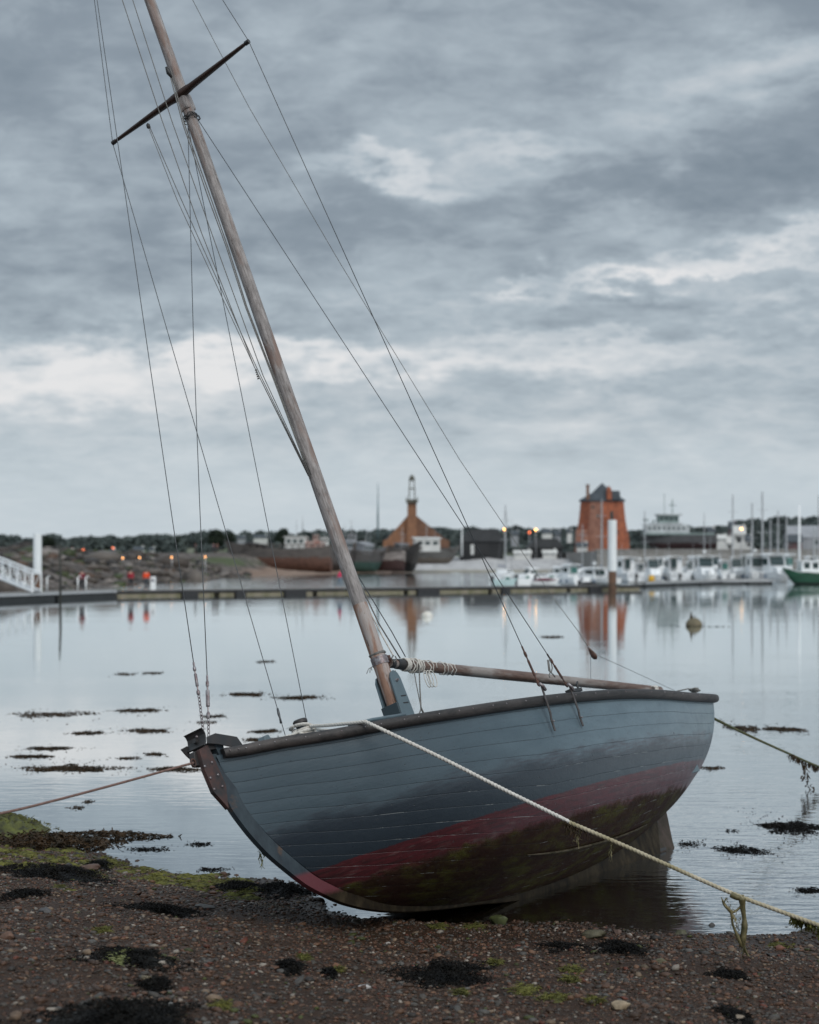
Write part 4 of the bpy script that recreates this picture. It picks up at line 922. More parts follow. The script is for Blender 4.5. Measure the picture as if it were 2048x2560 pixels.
mb = MB(); c_ = bl(422, 182); mb.tube([c_ + Vector((.02, .01, .05)), c_, c_ + Vector((-.005, .01, -.05))], [.012, .022, .010], 10); mb.build('halyard_block', M['iron'], boat, True)
mb = MB(); c_ = bl(640, 925)
for k in range(5): mb.tube([c_ + Vector((.006*math.cos(a)+.002*k, .006*math.sin(a), -.02*k+.004*math.sin(2*a))) for a in [2*math.pi*i/10 for i in range(11)]], .0045, 5)
mb.build('halyard_knot', M['halyard'], boat, True)
# lines right of the mast foot, made off round the boom
wire('halyard', [bl(887, 1440, -.02), bl(925, 1530, 0), bl(955, 1588, .02), bl(984, 1640, .05)], .0058, 'rope', 9, (2, .05, .25))
wire('halyard', [bl(892, 1442, 0), bl(948, 1560, .03), bl(1001, 1646, .05)], .0058, 'halyard')
wire('halyard', [bl(898, 1444, 0), bl(980, 1580, .03), bl(1014, 1642, .05)], .0045, 'wire')
mb = MB(); mb.tube([bl(*q, .05) for q in [(984, 1638), (979, 1646), (985, 1655), (992, 1648), (988, 1640)]], .006, 6); mb.tube([bl(*q, .05) for q in [(988, 1676), (993, 1687), (995, 1694)]], .005, 6); mb.build('line_tail', M['halyard'], boat, True)
wire('boom_vang', [bl(1036, 1680, .05), bl(1040, 1705, .06), bl(1052, 1765, .08), bl(1068, 1800, .1)], .0045, 'halyard')
wire('boom_vang', [bl(1048, 1664, .05), bl(1050, 1720, .06), bl(1052, 1755, .06), bl(1053, 1775, .07)], .0060, 'halyard', 9, (2, .05, .25))
wire('boom_vang', [bl(1053, 1772, .07), bl(1046, 1790, .10)], .006, 'halyard'); wire('boom_vang', [bl(1053, 1772, .07), bl(1062, 1790, .04)], .006, 'halyard')
# stern: mooring cleats, boom-end lashing, coil
mb = MB(); c_ = bl(1640, 1724, .05)
for k in range(4): mb.tube([c_ + Vector((.05*k*.4, .03*math.cos(a), .03*math.sin(a)+.01)) for a in [2*math.pi*i/10 for i in range(11)]], .007, 6)
mb.build('boom_end_lashing', M['rope'], boat, True)
mb = MB(); c_ = bl(1740, 1734, .45)
mb.tube([c_ + Vector((.09, 0, .05)), c_ + Vector((-.09, 0, .05))], .012, 8); mb.tube([c_, c_ + Vector((0, 0, .05))], .015, 8)
for k in range(5): mb.tube([c_ + Vector((.045*math.cos(a)+.02*(k-2), .035*math.sin(a), .02+.008*k)) for a in [2*math.pi*i/12 for i in range(13)]], .007, 6)
mb.tube([bl(1692, 1728, .35), bl(1720, 1722, .4), c_ + Vector((0, 0, .04))], .007, 6)
mb.build('stern_cleat', M['halyard'], boat, True)
mb = MB(); c_ = bl(1435, 1727, .95); mb.box((c_.x, c_.y, c_.z), (.22, .05, .03)); mb.tube([c_ + Vector((-.07, .01, .0)), c_ + Vector((-.07, .01, .05)), c_ + Vector((-.10, .01, .07))], .010, 8); mb.build('side_cleat', M['iron'], boat, bevel=.006)

# ---- mooring ropes (things of their own)
def bw(v): return boat.matrix_world @ Vector(v)
def cat(pts, n=30):
    """smooth polyline through points"""
    pts = [Vector(p) for p in pts]; out = []
    for i in range(len(pts)-1):
        a, b, c_, d = pts[max(i-1, 0)], pts[i], pts[i+1], pts[min(i+2, len(pts)-1)]
        k = max(2, int((c_-b).length/.006)) if n is None else n
        for j in range(k):
            t = j/k; out.append(.5*((2*b) + (c_-a)*t + (2*a-5*b+4*c_-d)*t*t + (3*b-a-3*c_+d)*t**3))
    return out + [pts[-1]]
root = thing('mooring_rope', 'thick white laid rope from the bitt down across the hull to lower right', 'rope', tuple(bw(bu)))
inv = Vector(root.location)
ro = MB(); RN = 18; A1 = bw(bu + Vector((0, .05, -.05)))
rb = bw(bl(917, 1806, .66) + Vector((0, 0, .0)))
yend = lambda px, py, Y: at(px, py, Y)
Yr = rb.y
pm = [A1, yend(830, 1812, (A1.y+Yr)/2-.02), yend(914, 1804, Yr-.02)]
ro.tube([p - inv for p in cat(pm, None)], .0125, 18, twist=(3, .085, .42))
pm2 = [yend(914, 1804, Yr-.02), yend(960, 1826, Yr-.10), yend(1104, 1895, Yr-.16), yend(1250, 1969, Yr-.26), yend(1400, 2043, Yr-.42), yend(1424, 2056, Yr-.45)]
ro.tube([p - inv for p in cat(pm2, None)], .0128, 18, twist=(3, .085, .42)); ro.cur = 1
pm3 = [yend(1424, 2056, Yr-.45), yend(1560, 2114, Yr-.58), yend(1668, 2162, Yr-.70), yend(1830, 2233, Yr-.9), yend(1950, 2278, Yr-1.0), yend(2060, 2318, Yr-1.1), yend(2300, 2410, Yr-1.4), yend(2600, 2500, Yr-1.9)]
ro.tube([p - inv for p in cat(pm3, None)], .0132, 18, twist=(3, .085, .42)); ro.cur = 0
ro.build('laid_rope', [M['rope'], M['oldrope']], root, True, fixn=False)
ro = MB(); bc = bu + Vector((0, 0, -.13)); r_ = random.Random(3)
for k in range(6):
    tilt = r_.uniform(-.3, .3); P = []
    for i in range(25):
        a = 2*math.pi*i/24; R = .070 + .012*(k % 2) + .006*math.sin(3*a+k)
        P.append(bw(bc + Vector((R*math.cos(a), R*math.sin(a), .018*k + tilt*R*math.sin(a+k)))) - inv)
    ro.tube(P, .0125, 8, twist=(3, .07, .3))
for k in range(3):
    a0 = 1.9*k; P = [bw(bc + Vector(((.078+.006*math.sin(i*2))*math.cos(a0+.42*i), (.078+.006*math.sin(i*2))*math.sin(a0+.42*i), .06 - .022*i))) - inv for i in range(8)]
    ro.tube(P, .0115, 8, twist=(3, .07, .35))
for (q0, q1, q2) in (((776, 1822, .0), (800, 1824, .2), (832, 1826, .35)), ((748, 1830, 0), (715, 1842, .02), (670, 1852, .05)), ((668, 1850, .05), (640, 1858, .06), (606, 1866, .07))):
    P = [bw(bl(*q)) - inv for q in (q0, q1, q2)]; ro.tube(cat(P, 14), .009, 8, twist=(3, .05, .3))
ro.build('rope_knot', M['rope'], root, True)
p0 = bw(ring_c); ropeL = MB(); pl2 = [p0, at(300, 1958, 11.1), at(130, 2003, 10.6), at(0, 2034, 10.2), at(-300, 2095, 9.4), at(-900, 2230, 8.0)]
lr = ropeL.tube([p for p in cat(pl2, 40)], .0085, 8).build('bow_line', M['redrope'], None, True); tag(lr, 'taut brown-red rope running from the bow ring out to the left', 'rope')
st_ = at(1786, 1797, 17.45); pl3 = [st_, at(1877, 1841, 18.8), at(1972, 1884, 20.4), at(2048, 1917, 21.6), at(2150, 1955, 23.5), at(2300, 2000, 26)]
tag(MB().tube(cat(pl3, 30), .015, 8).build('stern_line', M['weedrope'], None, True), 'thin weedy rope sloping from the stern to the right', 'rope')
def hang(pts, wd, label, m, n=60, seed=0, spread=.02):
    """weed draped from a rope along a polyline of world points"""
    mb = MB(); r = random.Random(seed); pts = [Vector(p) for p in pts]
    for _ in range(n):
        f = r.random()*(len(pts)-1); i = int(f); p = pts[i].lerp(pts[i+1], f-i); P = []; x, y, z = p.x + r.gauss(0, spread), p.y + r.gauss(0, spread), p.z
        L_ = r.uniform(.015, .075); w_ = wd*r.uniform(.4, 1.3); b = r.uniform(0, 3.14)
        for k in range(5):
            ww = w_*(1-.15*k); P += [(x-ww*math.cos(b), y-ww*math.sin(b), z), (x+ww*math.cos(b), y+ww*math.sin(b), z)]
            z -= L_/4; x += r.gauss(0, .006); y += r.gauss(0, .006); b += r.uniform(-.6, .6)
        mb.add(P, [(2*k, 2*k+1, 2*k+3, 2*k+2) for k in range(4)])
    return tag(mb.build('hanging_seaweed', M[m], None, fixn=False), label, 'seaweed')
yr = Yr-.92
M['slime'] = mat('olive_slime', (.22, .18, .085), .6, .35, 14, .5, col2=(.065, .060, .022))
mb = MB()
mb.tube(cat([at(1828, 2236, yr), at(1842, 2243, yr), at(1860, 2244, yr)], 6), [.020]*13, 8)
mb.tube(cat([at(1855, 2244, yr), at(1858, 2275, yr), at(1862, 2310, yr), at(1858, 2350, yr), at(1862, 2372, yr), at(1872, 2392, yr), at(1882, 2416, yr)], 5), [2.2*x_ for x_ in [.024, .022, .020, .017, .015, .016, .014, .013, .013, .015, .018, .019, .018, .018, .018, .017, .014, .012, .010, .009, .009, .008, .008, .007, .007, .006, .006, .005, .004, .003, .002]], 7, sq=.5)
mb.tube(cat([at(1803, 2242, yr), at(1812, 2262, yr), at(1828, 2282, yr), at(1832, 2310, yr), at(1846, 2345, yr), at(1856, 2368, yr)], 5), [1.8*x_ for x_ in [.002, .003, .005, .008, .011, .012, .012, .013, .014, .013, .010, .010, .010, .009, .009, .009, .009, .010, .012, .014, .015, .015, .014, .012, .010, .008]], 7, sq=.5)
mb.tube(cat([at(1828, 2282, yr), at(1842, 2276, yr), at(1856, 2262, yr)], 5), [.008]*11, 6)
tag(mb.build('hanging_seaweed', M['slime'], None, True), 'long olive weed curtain hanging from the mooring rope at lower right', 'seaweed')
hang([at(1822, 2240, yr), at(1838, 2290, yr), at(1856, 2350, yr), at(1868, 2392, yr)], .006, 'small fringes on the long olive weed curtain', 'slime', 46, 2, .014)
hang([at(1408, 2050, Yr-.46), at(1420, 2062, Yr-.46), at(1440, 2070, Yr-.47), at(1482, 2084, Yr-.5)], .005, 'brown tuft of weed on the rope halfway down the hull', 'weedbrown', 60, 5, .006)
hang([at(1446, 2075, Yr-.47), at(1444, 2100, Yr-.47)], .004, 'thin weed thread dangling below the rope over the keel', 'slime', 18, 6, .004)
hang([at(1527, 2104, Yr-.55), at(1528, 2130, Yr-.55)], .004, 'pale short weed thread hanging from the rope near the rudder', 'slime', 22, 7, .004)
hang([at(1980, 2290, Yr-1.0), at(2010, 2302, Yr-1.0), at(2050, 2316, Yr-1.1), at(2060, 2335, Yr-1.1)], .010, 'green weed wrapped round the rope at the right edge', 'green', 150, 8, .016)
hang([at(1975, 1886, 20.4), at(2000, 1900, 20.9), at(2048, 1920, 21.6)], .012, 'green fringe hanging from the stern rope', 'weedbrown', 150, 9, .02)
hang([at(2012, 1905, 21), at(2014, 1940, 21), at(2026, 1975, 21), at(2040, 1990, 21), at(2036, 2020, 20.6)], .016, 'dark dangling weed string under the stern rope at the right edge', 'weedbrown', 90, 10, .018)
hang([at(652, 2122, 11.85), at(651, 2138, 11.85), at(655, 2152, 11.85)], .006, 'green weed sprig caught on the stem edge above the water', 'green', 14, 11, .004)

# ================================================================ FAR SHORE, HARBOUR
SHL = [(-260, 120), (-60, 150), (-41, 170), (-36, 192), (-34, 225), (-33.4, 265), (-33, 300), (-19, 400), (2, 480), (28, 500), (56, 505), (400, 520), (2500, 560)]
def land_z(X, Y):
    X = np.asarray(X, float); Y = np.asarray(Y, float); d = np.full(X.shape, 1e9)
    for (x0, y0), (x1, y1) in zip(SHL[:-1], SHL[1:]):
        t = np.clip(((X-x0)*(x1-x0)+(Y-y0)*(y1-y0))/((x1-x0)**2+(y1-y0)**2), 0, 1); d = np.minimum(d, np.hypot(X-x0-t*(x1-x0), Y-y0-t*(y1-y0)))
    sgn = np.where(Y > np.interp(X, [p[0] for p in SHL], [p[1] for p in SHL]), 1, -1)
    w_ = np.interp(X, [-60, -37, -33, -10, 0, 25, 60], [14, 14, 60, 120, 60, 34, 30])
    z = np.where(sgn > 0, 4.8*(1-np.exp(-d/w_)), -.08*d)
    z = z + np.where(sgn > 0, (vnoise(X*.12, Y*.12, 2)-.5)*1.2*np.clip(d/10, 0, 1) + (vnoise(X*.6, Y*.6, 4)-.5)*.5*np.clip(d/4, 0, 1), 0)
    hx = [-400, -288, -270, -240, -170, -130, -90, -18, 20, 84, 150, 200, 240, 275, 300, 420, 900]
    hzv = [12, 12, 12, 13, 13, 16, 16, 18, 19, 18, 18, 20, 22, 26, 28, 30, 20]
    hz_ = np.interp(X*1200/np.maximum(Y, 600), hx, hzv)
    return np.maximum(z + (hz_ - 4.8)*np.clip((Y-720)/480, 0, 1)**1.3, -2.2)
def lz(x, y): return float(land_z(np.array([x]), np.array([y]))[0])
lx = np.concatenate([np.linspace(-900, -90, 40), np.arange(-88, 90, 1.2), np.linspace(92, 900, 50)]); ly = np.concatenate([np.arange(140, 560, 1.6), np.linspace(565, 1500, 60)])
LX, LY = np.meshgrid(lx, ly); LZ = land_z(LX, LY); nx, ny = len(lx), len(ly); idx = np.arange(nx*ny).reshape(ny, nx)
Q = np.stack([idx[:-1, :-1], idx[:-1, 1:], idx[1:, 1:], idx[1:, :-1]], -1).reshape(-1, 4)
def mat_land():
    m = bpy.data.materials.new('shore_rocks'); m.use_nodes = True; t = NT(m.node_tree); p = t.n['Principled BSDF']; o = t.obj(); x, y, z = t.sep(o)
    n = t.noise(t.mapping(o, (1, .35, 1)), .35, 7, .65); n2 = t.noise(t.mapping(o, (1, .4, 1)), .09, 4, .6)
    n3_ = t.noise(t.mapping(o, (1, .5, 1)), 1.1, 6, .7); rock = t.ramp(t.m('ADD', t.m('MULTIPLY', n, .5), t.m('MULTIPLY', n3_, .5)), [(.38, (.02, .017, .016)), (.5, (.085, .068, .058)), (.62, (.20, .17, .15))])
    gb_ = t.m('MULTIPLY', t.sstep(z, 1.6, 2.4), t.sstep(z, 4.2, 3.4)); c = t.mix(t.m('MULTIPLY', gb_, t.ramp(n2, [(.42, 0), (.55, .85)])), rock, (.055, .075, .022))
    sand = t.ramp(n, [(.3, (.16, .10, .07)), (.7, (.27, .19, .14))]); c = t.mix(t.m('MULTIPLY', t.sstep(x, -36, -32), t.sstep(y, 230, 280)), c, sand)
    sh = t.ramp(n, [(.3, (.30, .29, .29)), (.7, (.52, .51, .50))]); sh = t.mix(t.m('MULTIPLY', t.sstep(z, .8, .1), .8), sh, (.20, .17, .10))
    c = t.mix(t.sstep(x, -4, 4), c, sh)
    fld = t.ramp(n2, [(.35, (.035, .05, .028)), (.5, (.09, .11, .055)), (.65, (.22, .21, .16))]); c = t.mix(t.sstep(y, 600, 680), c, fld)
    t.put(p.inputs['Base Color'], c); p.inputs['Roughness'].default_value = .9; return m
tag(np_mesh('far_shore', np.stack([LX.ravel(), LY.ravel(), LZ.ravel()], 1), Q, mat_land(), True), kind='structure')
def boulders():
    r = np.random.RandomState(12); N = 5200; X = r.uniform(-110, -30, N); Y = r.uniform(165, 330, N); Z = land_z(X, Y); k = (Z > -.2); X, Y, Z = X[k], Y[k], Z[k]; N = len(X)
    R_ = .28*np.exp(r.normal(0, .55, N)); V = IV[None]*(1+r.normal(0, .18, (N, 12, 1)))*(R_[:, None]*np.stack([r.uniform(1, 2, N), r.uniform(.8, 1.4, N), r.uniform(.5, 1.1, N)], 1))[:, None] + np.stack([X, Y, Z+R_*.2], 1)[:, None]
    pal = np.array([(.035, .03, .027), (.08, .065, .055), (.14, .12, .105), (.24, .21, .19), (.05, .065, .022), (.10, .06, .04)]); c = pal[r.choice(6, N, p=[.3, .25, .17, .06, .14, .08])]
    c[(Z > 3.6)] *= .8
    return np_mesh('shore_boulders', V.reshape(-1, 3), (IF[None]+(np.arange(N)*12)[:, None, None]).reshape(-1, 3), M['pebble'], False, np.repeat(c, 12, 0))
tag(boulders(), 'rough dark boulders covering the left shore slope', kind='stuff')
# quay platform under the tower and ship
mb = MB(); mb.box((190, 640, 2.0), (280, 370, 7.6)); mb.box((190, 455.2, 5.95), (281, .8, .5))
tag(mb.build('quay_wall', mat('quay_stone', (.27, .26, .25), .85, .3, .4, 0, col2=(.17, .16, .14), stretch=(1, 1, 3)), bevel=.05), 'long grey stone quay behind the marina boats', 'quay')
# distant wood on the ridge
def crowns(spec, dens, leaf, seed):
    r = np.random.RandomState(seed); Vs = []
    for (x, y, z, R, Hh) in spec:
        n = int(dens*R*Hh**.5*4); n = max(n, 40); ph = r.uniform(0, 6.28, 3)
        u = r.normal(0, 1, (n, 3)); u /= np.linalg.norm(u, axis=1)[:, None]; rad = r.uniform(.55, 1.0, n)**.5
        lump = 1 + .22*np.sin(3*u[:, 0]+ph[0]) + .2*np.sin(4*u[:, 2]+ph[1]+2*u[:, 1])
        c = u*(rad*lump)[:, None]*np.array([R, R, Hh/2]) + np.array([x, y, z + Hh*.55])
        a = r.normal(0, 1, (n, 3)); a /= np.linalg.norm(a, axis=1)[:, None]; b = np.cross(a, r.normal(0, 1, (n, 3))); b /= np.linalg.norm(b, axis=1)[:, None]
        s = leaf*r.uniform(.6, 1.4, (n, 1)); Vs.append(np.stack([c-a*s, c-b*s*.7, c+a*s, c+b*s*.7], 1).reshape(-1, 3))
    V = np.concatenate(Vs); return V, np.arange(len(V)).reshape(-1, 4)
M['leaf'] = mat('haze_tinted_foliage', (.115, .14, .13), .9, .4, .08, 0, col2=(.060, .078, .078))  # paler and bluer: the air haze is mixed into the leaf colour
M['leafs'] = mat('tree_foliage', (.030, .046, .026), .9, .4, .3, 0, col2=(.012, .02, .013))
r = np.random.RandomState(8); spec = []
for k in range(900):
    X = r.uniform(-420, 420); Y = r.uniform(1020, 1210)
    if -190 < X < -120 and r.rand() < .7: Y = r.uniform(1180, 1210)
    h_ = r.uniform(5, 9) + (2 if X > 230 else 0); spec.append((X, Y, lz(X, Y)-1, h_*.75, h_))
V, Q = crowns(spec, 7, 1.5, 1); tag(np_mesh('distant_wood', V, Q, M['leaf']), 'dark wooded ridge along the horizon', kind='stuff')
r2 = np.random.RandomState(5); spec = []
for k in range(260):
    X = r2.uniform(-170, 330); Y = r2.uniform(790, 1000)
    if X < -60 and r2.rand() < .6: continue
    h_ = r2.uniform(3, 6); spec.append((X, Y, lz(X, Y)-1, h_*.8, h_))
V, Q = crowns(spec, 7, 1.2, 2); tag(np_mesh('hedges', V, Q, M['leaf']), 'hedges and scrub between the far houses', kind='stuff')
def tree(px, ytop, wpx, Y, label, seed):
    X = gx(px, Y); z0 = lz(X, Y); top = gz(ytop, Y); h = top - z0; t = thing('tree', label, 'tree', (X, Y, z0)); R = wpx/2/F*Y
    mb = MB(); mb.tube([(0, 0, 0), (.2, 0, h*.35), (0, .1, h*.7)], [R*.12, R*.08, R*.03], 8)
    for k in range(5): a = k*1.3; mb.tube([(.1, 0, h*(.3+.07*k)), (R*.6*math.cos(a), R*.6*math.sin(a), h*(.55+.07*k))], [R*.05, R*.015], 6)
    mb.build('trunk', mat('bark', (.05, .04, .03), .9), t, True)
    V, Q = crowns([(0, 0, h*.25, R, h*.68), (R*.5, 0, h*.3, R*.6, h*.5), (-R*.5, 0, h*.25, R*.6, h*.5)], 60, R*.09, seed)
    o = np_mesh('crown', V, Q, M['leafs']); o.parent = t
tree(123, 1341, 28, 1000, 'round dark tree standing above the ridge behind the left white pile', 3)
tree(444, 1336, 14, 1000, 'small lone tree on the ridge between the two left stays', 4)
tree(540, 1326, 40, 950, 'broad dark tree on the ridge just left of the long wreck', 5)
tree(576, 1326, 22, 950, 'bushy tree on the ridge above the stern of the long wreck', 6)
tree(705, 1323, 34, 950, 'rounded dark tree on the ridge left of the white wheelhouse', 7)

# ---- buildings
BR = lambda nm, a, b, sc=1.2: mat(nm, a, .85, .3, sc, 0, col2=b)
M['towerred'] = BR('orange_red_render', (.42, .13, .060), (.21, .072, .045), .8)
M['towermid'] = BR('weathered_stone_render', (.38, .19, .13), (.24, .11, .08), .5)
M['chapel'] = BR('ochre_stone', (.31, .155, .085), (.20, .10, .058), .6)
M['chapeldark'] = BR('brown_stone_and_gable_shade', (.22, .115, .07), (.14, .075, .05), .6)  # right gable half: its shadow painted as darker brown; also the tower chimney's stone
M['slate'] = BR('slate_roof', (.085, .10, .115), (.05, .06, .07), 1)
M['lantern'] = BR('lichen_stone', (.15, .145, .12), (.07, .07, .055), .8)
YT = 590.0; k_ = YT/F; X0 = gx(1505.5, YT)
tw = thing('stone_tower', 'orange-red polygonal fortress tower with slate roof beside the quay', 'tower', (X0, YT, 4))
foot = [(-1, .1), (-.60, -.42), (-.02, -.62), (1, -.12), (.82, .6), (-.5, .8)]
lev = [(0, 70), (gz(1345, YT)-4, 66), (gz(1306, YT)-4, 58.5), (gz(1280, YT)-4, 55.5), (gz(1250, YT)-4, 53)]
cxo = lambda w_: 0
for i in range(6):
    mb = MB(); a, b = foot[i], foot[(i+1) % 6]; P = []
    for z, w_ in lev: P += [(a[0]*w_*k_, a[1]*w_*k_, z), (b[0]*w_*k_, b[1]*w_*k_, z)]
    mb.add(P, [(2*j, 2*j+1, 2*j+3, 2*j+2) for j in range(len(lev)-1)]); mb.build('wall', M['towermid'] if i == 1 else M['towerred'], tw, fixn=False)
zt_ = lev[-1][0]; mb = MB(); e = [(a*57*k_, b*57*k_, zt_ + .02) for a, b in foot]; m1 = [(a*26*k_+.5*k_, b*26*k_, gz(1232, YT)-4) for a, b in foot]; e0 = [(a*57*k_, b*57*k_, zt_-.6) for a, b in foot]
mb.add(e0 + e + m1 + [(0, 0, gz(1207, YT)-4)], [(i, (i+1) % 6, (i+1) % 6+6, i+6) for i in range(6)] + [(i+6, (i+1) % 6+6, (i+1) % 6+12, i+12) for i in range(6)] + [(i+12, (i+1) % 6+12, 18) for i in range(6)] + [(5, 4, 3, 2, 1, 0)])
rf = mb.build('roof', M['slate'], tw)
mb = MB(); zc_ = (gz(1214, YT)+gz(1250, YT))/2-4; mb.box((-39*k_, -4, zc_), (7*k_, 1.0, 36*k_)); mb.box((-39*k_, -4, gz(1214, YT)-4), (9*k_, 1.3, 3*k_)); mb.build('chimney', M['chapeldark'], rf)
mb = MB(); mb.box((30*k_, -2.2, (gz(1228, YT)+gz(1250, YT))/2-4), (26*k_, 3, 22*k_), taper=.85); mb.build('dormer', M['slate'], rf)
mb = MB(); mb.prism([(8*k_, zt_), (20*k_, zt_), (19*k_, gz(1224, YT)-4), (13*k_, gz(1216, YT)-4), (9*k_, gz(1224, YT)-4)], 'y', -5.0, -2.0); mb.build('dormer', M['towerred'], rf)
for (px, py, w_, h_) in ((1523, 1290, 7, 20), (1488, 1292, 4, 8), (1535, 1330, 5, 7), (1476, 1270, 4, 8)):
    mb = MB(); mb.box(((px-1505.5)*k_, -7.1 if px > 1510 else -7.6, gz(py, YT)-4), (w_*k_, 1.6, h_*k_)); mb.build('window', M['glass'], tw)
mb = MB(); mb.box((-54*k_, -3, gz(1350, YT)-4), (30*k_, 5, 50*k_), taper=.86); mb.box((-60*k_, -4, gz(1362, YT)-4), (16*k_, 4, 26*k_)); mb.build('annex', M['chapeldark'] if False else M['towermid'], tw)
# chapel
YC = 560.0; k_ = YC/F; X0 = gx(1030, YC); zb = 3.5; Z = lambda py: gz(py, YC) - zb
ch = thing('chapel', 'ochre stone chapel with a gable and a slim open bell turret behind the wrecks', 'chapel', (X0, YC, zb))
mb = MB(); mb.prism([(-72*k_, 0), (-72*k_, Z(1352)), (-62*k_, Z(1348)), (-11*k_, Z(1289)), (0, Z(1289)), (0, 0)], 'y', 0, 1.2); mb.build('gable_wall', M['chapel'], ch)
mb = MB(); mb.prism([(.02, 0), (.02, Z(1289)), (14*k_, Z(1291)), (82*k_, Z(1347)), (94*k_, Z(1352)), (94*k_, 0)], 'y', .1, 1.2); mb.build('gable_wall', M['chapeldark'], ch)  # shadowed half of the gable, shade put into the wall colour
mb = MB(); mb.prism([(-68*k_, Z(1355)), (-70*k_, Z(1349)), (1*k_, Z(1284)), (92*k_, Z(1351)), (90*k_, Z(1357)), (1*k_, Z(1292))], 'y', 1.25, 24); mb.build('roof', M['slate'], ch)
mb = MB(); mb.box((11*k_, .4, Z(1270)/2), (1, 1, 1))
mb = MB(); mb.prism([(-13*k_, 0), (13*k_, 0), (11*k_, Z(1255)), (-11*k_, Z(1255))], 'y', -1.4, -.02); bt_ = mb.build('tower_shaft', M['chapel'], ch)
mb = MB()
mb.box((0, -.7, Z(1252)), (31*k_, 3.6, 6*k_)); mb.box((0, -.7, Z(1257)), (25*k_, 3, 4*k_)); mb.build('gallery', M['lantern'], ch)
ln = MB()
for (y0, y1, hw, pw) in ((1249, 1222, 8, 3.0), (1221, 1201, 7, 2.8)):
    for sx in (-1, 1):
        for sy in (-1, 1): ln.box((sx*(hw-pw/2)*k_, -.7 + sy*(hw-pw/2)*k_, (Z(y0)+Z(y1))/2), (pw*k_, pw*k_, (y0-y1-.4)*k_))
    ln.box((0, -.7, Z(y1)), (hw*2.1*k_, hw*2.1*k_, 2.6*k_))
ln.lathe([(7.2*k_, 0), (6.8*k_, 5*k_), (4.6*k_, 9.5*k_), (1.6*k_, 12*k_), (.2*k_, 14*k_)], (0, -.7, Z(1201)+1.3*k_), 10)
for sx in (-1, 1): ln.cyl((sx*13*k_, -1.8, Z(1249)), (sx*13*k_, -1.8, Z(1240)), 1.4*k_, .3*k_, 8)
ln.build('bell_turret', M['lantern'], ch)
for (px, py, w_, h_) in ((995, 1372, 6, 16), (1070, 1372, 6, 14)): mb = MB(); mb.box(((px-1030)*k_, .02, Z(py)), (w_*k_, .3, h_*k_)); mb.build('window', M['glass'], ch)
def house(px, yb, w, h, Y, wall, roof, label, rh=.5, door=False, zr=None):
    """small gabled building: w,h in photo pixels, long side to the camera"""
    k = Y/F; X = gx(px, Y); z0 = gz(yb, Y); W_h, H_h = w*k, h*k; t = thing('house', label, 'house', (X, Y, z0))
    D = W_h*.6; hb = H_h*(1-rh); mb = MB(); mb.box((0, 0, hb/2 - 2), (W_h, D, hb+4)); mb.prism([(-D/2, hb), (D/2, hb), (0, H_h*.97)], 'x', -W_h/2+.02, W_h/2-.02); mb.build('wall', M[wall], t)
    mb = MB(); mb.prism([(-D/2-.4, hb-.15), (0, H_h), (D/2+.4, hb-.15), (D/2+.4, hb+.1), (0, H_h+.3), (-D/2-.4, hb+.1)], 'x', -W_h/2-.3, W_h/2+.3); rf = mb.build('roof', M[roof], t)
    mb = MB(); mb.box((W_h*.4, 0, H_h), (.7, .7, 1.6)); mb.build('chimney', M[wall], rf)
    for s in (-.28, .22): mb = MB(); mb.box((s*W_h, -D/2-.02, hb*.55), (W_h*.13, .1, hb*.3)); mb.build('window', M['glass'], t)
    if door: mb = MB(); mb.box((0, -D/2-.03, hb*.35), (W_h*.4, .12, hb*.7)); mb.build('door', M['black'], t)
M['hwhite'] = mat('white_render', (.62, .62, .60), .8, .12, .3); M['hgrey'] = mat('grey_render', (.30, .31, .33), .8, .15, .3); M['hbrown'] = mat('maroon_render', (.12, .07, .075), .8, .2, .3); M['shed'] = mat('black_shed_boards', (.022, .023, .025), .8, .3, .4)
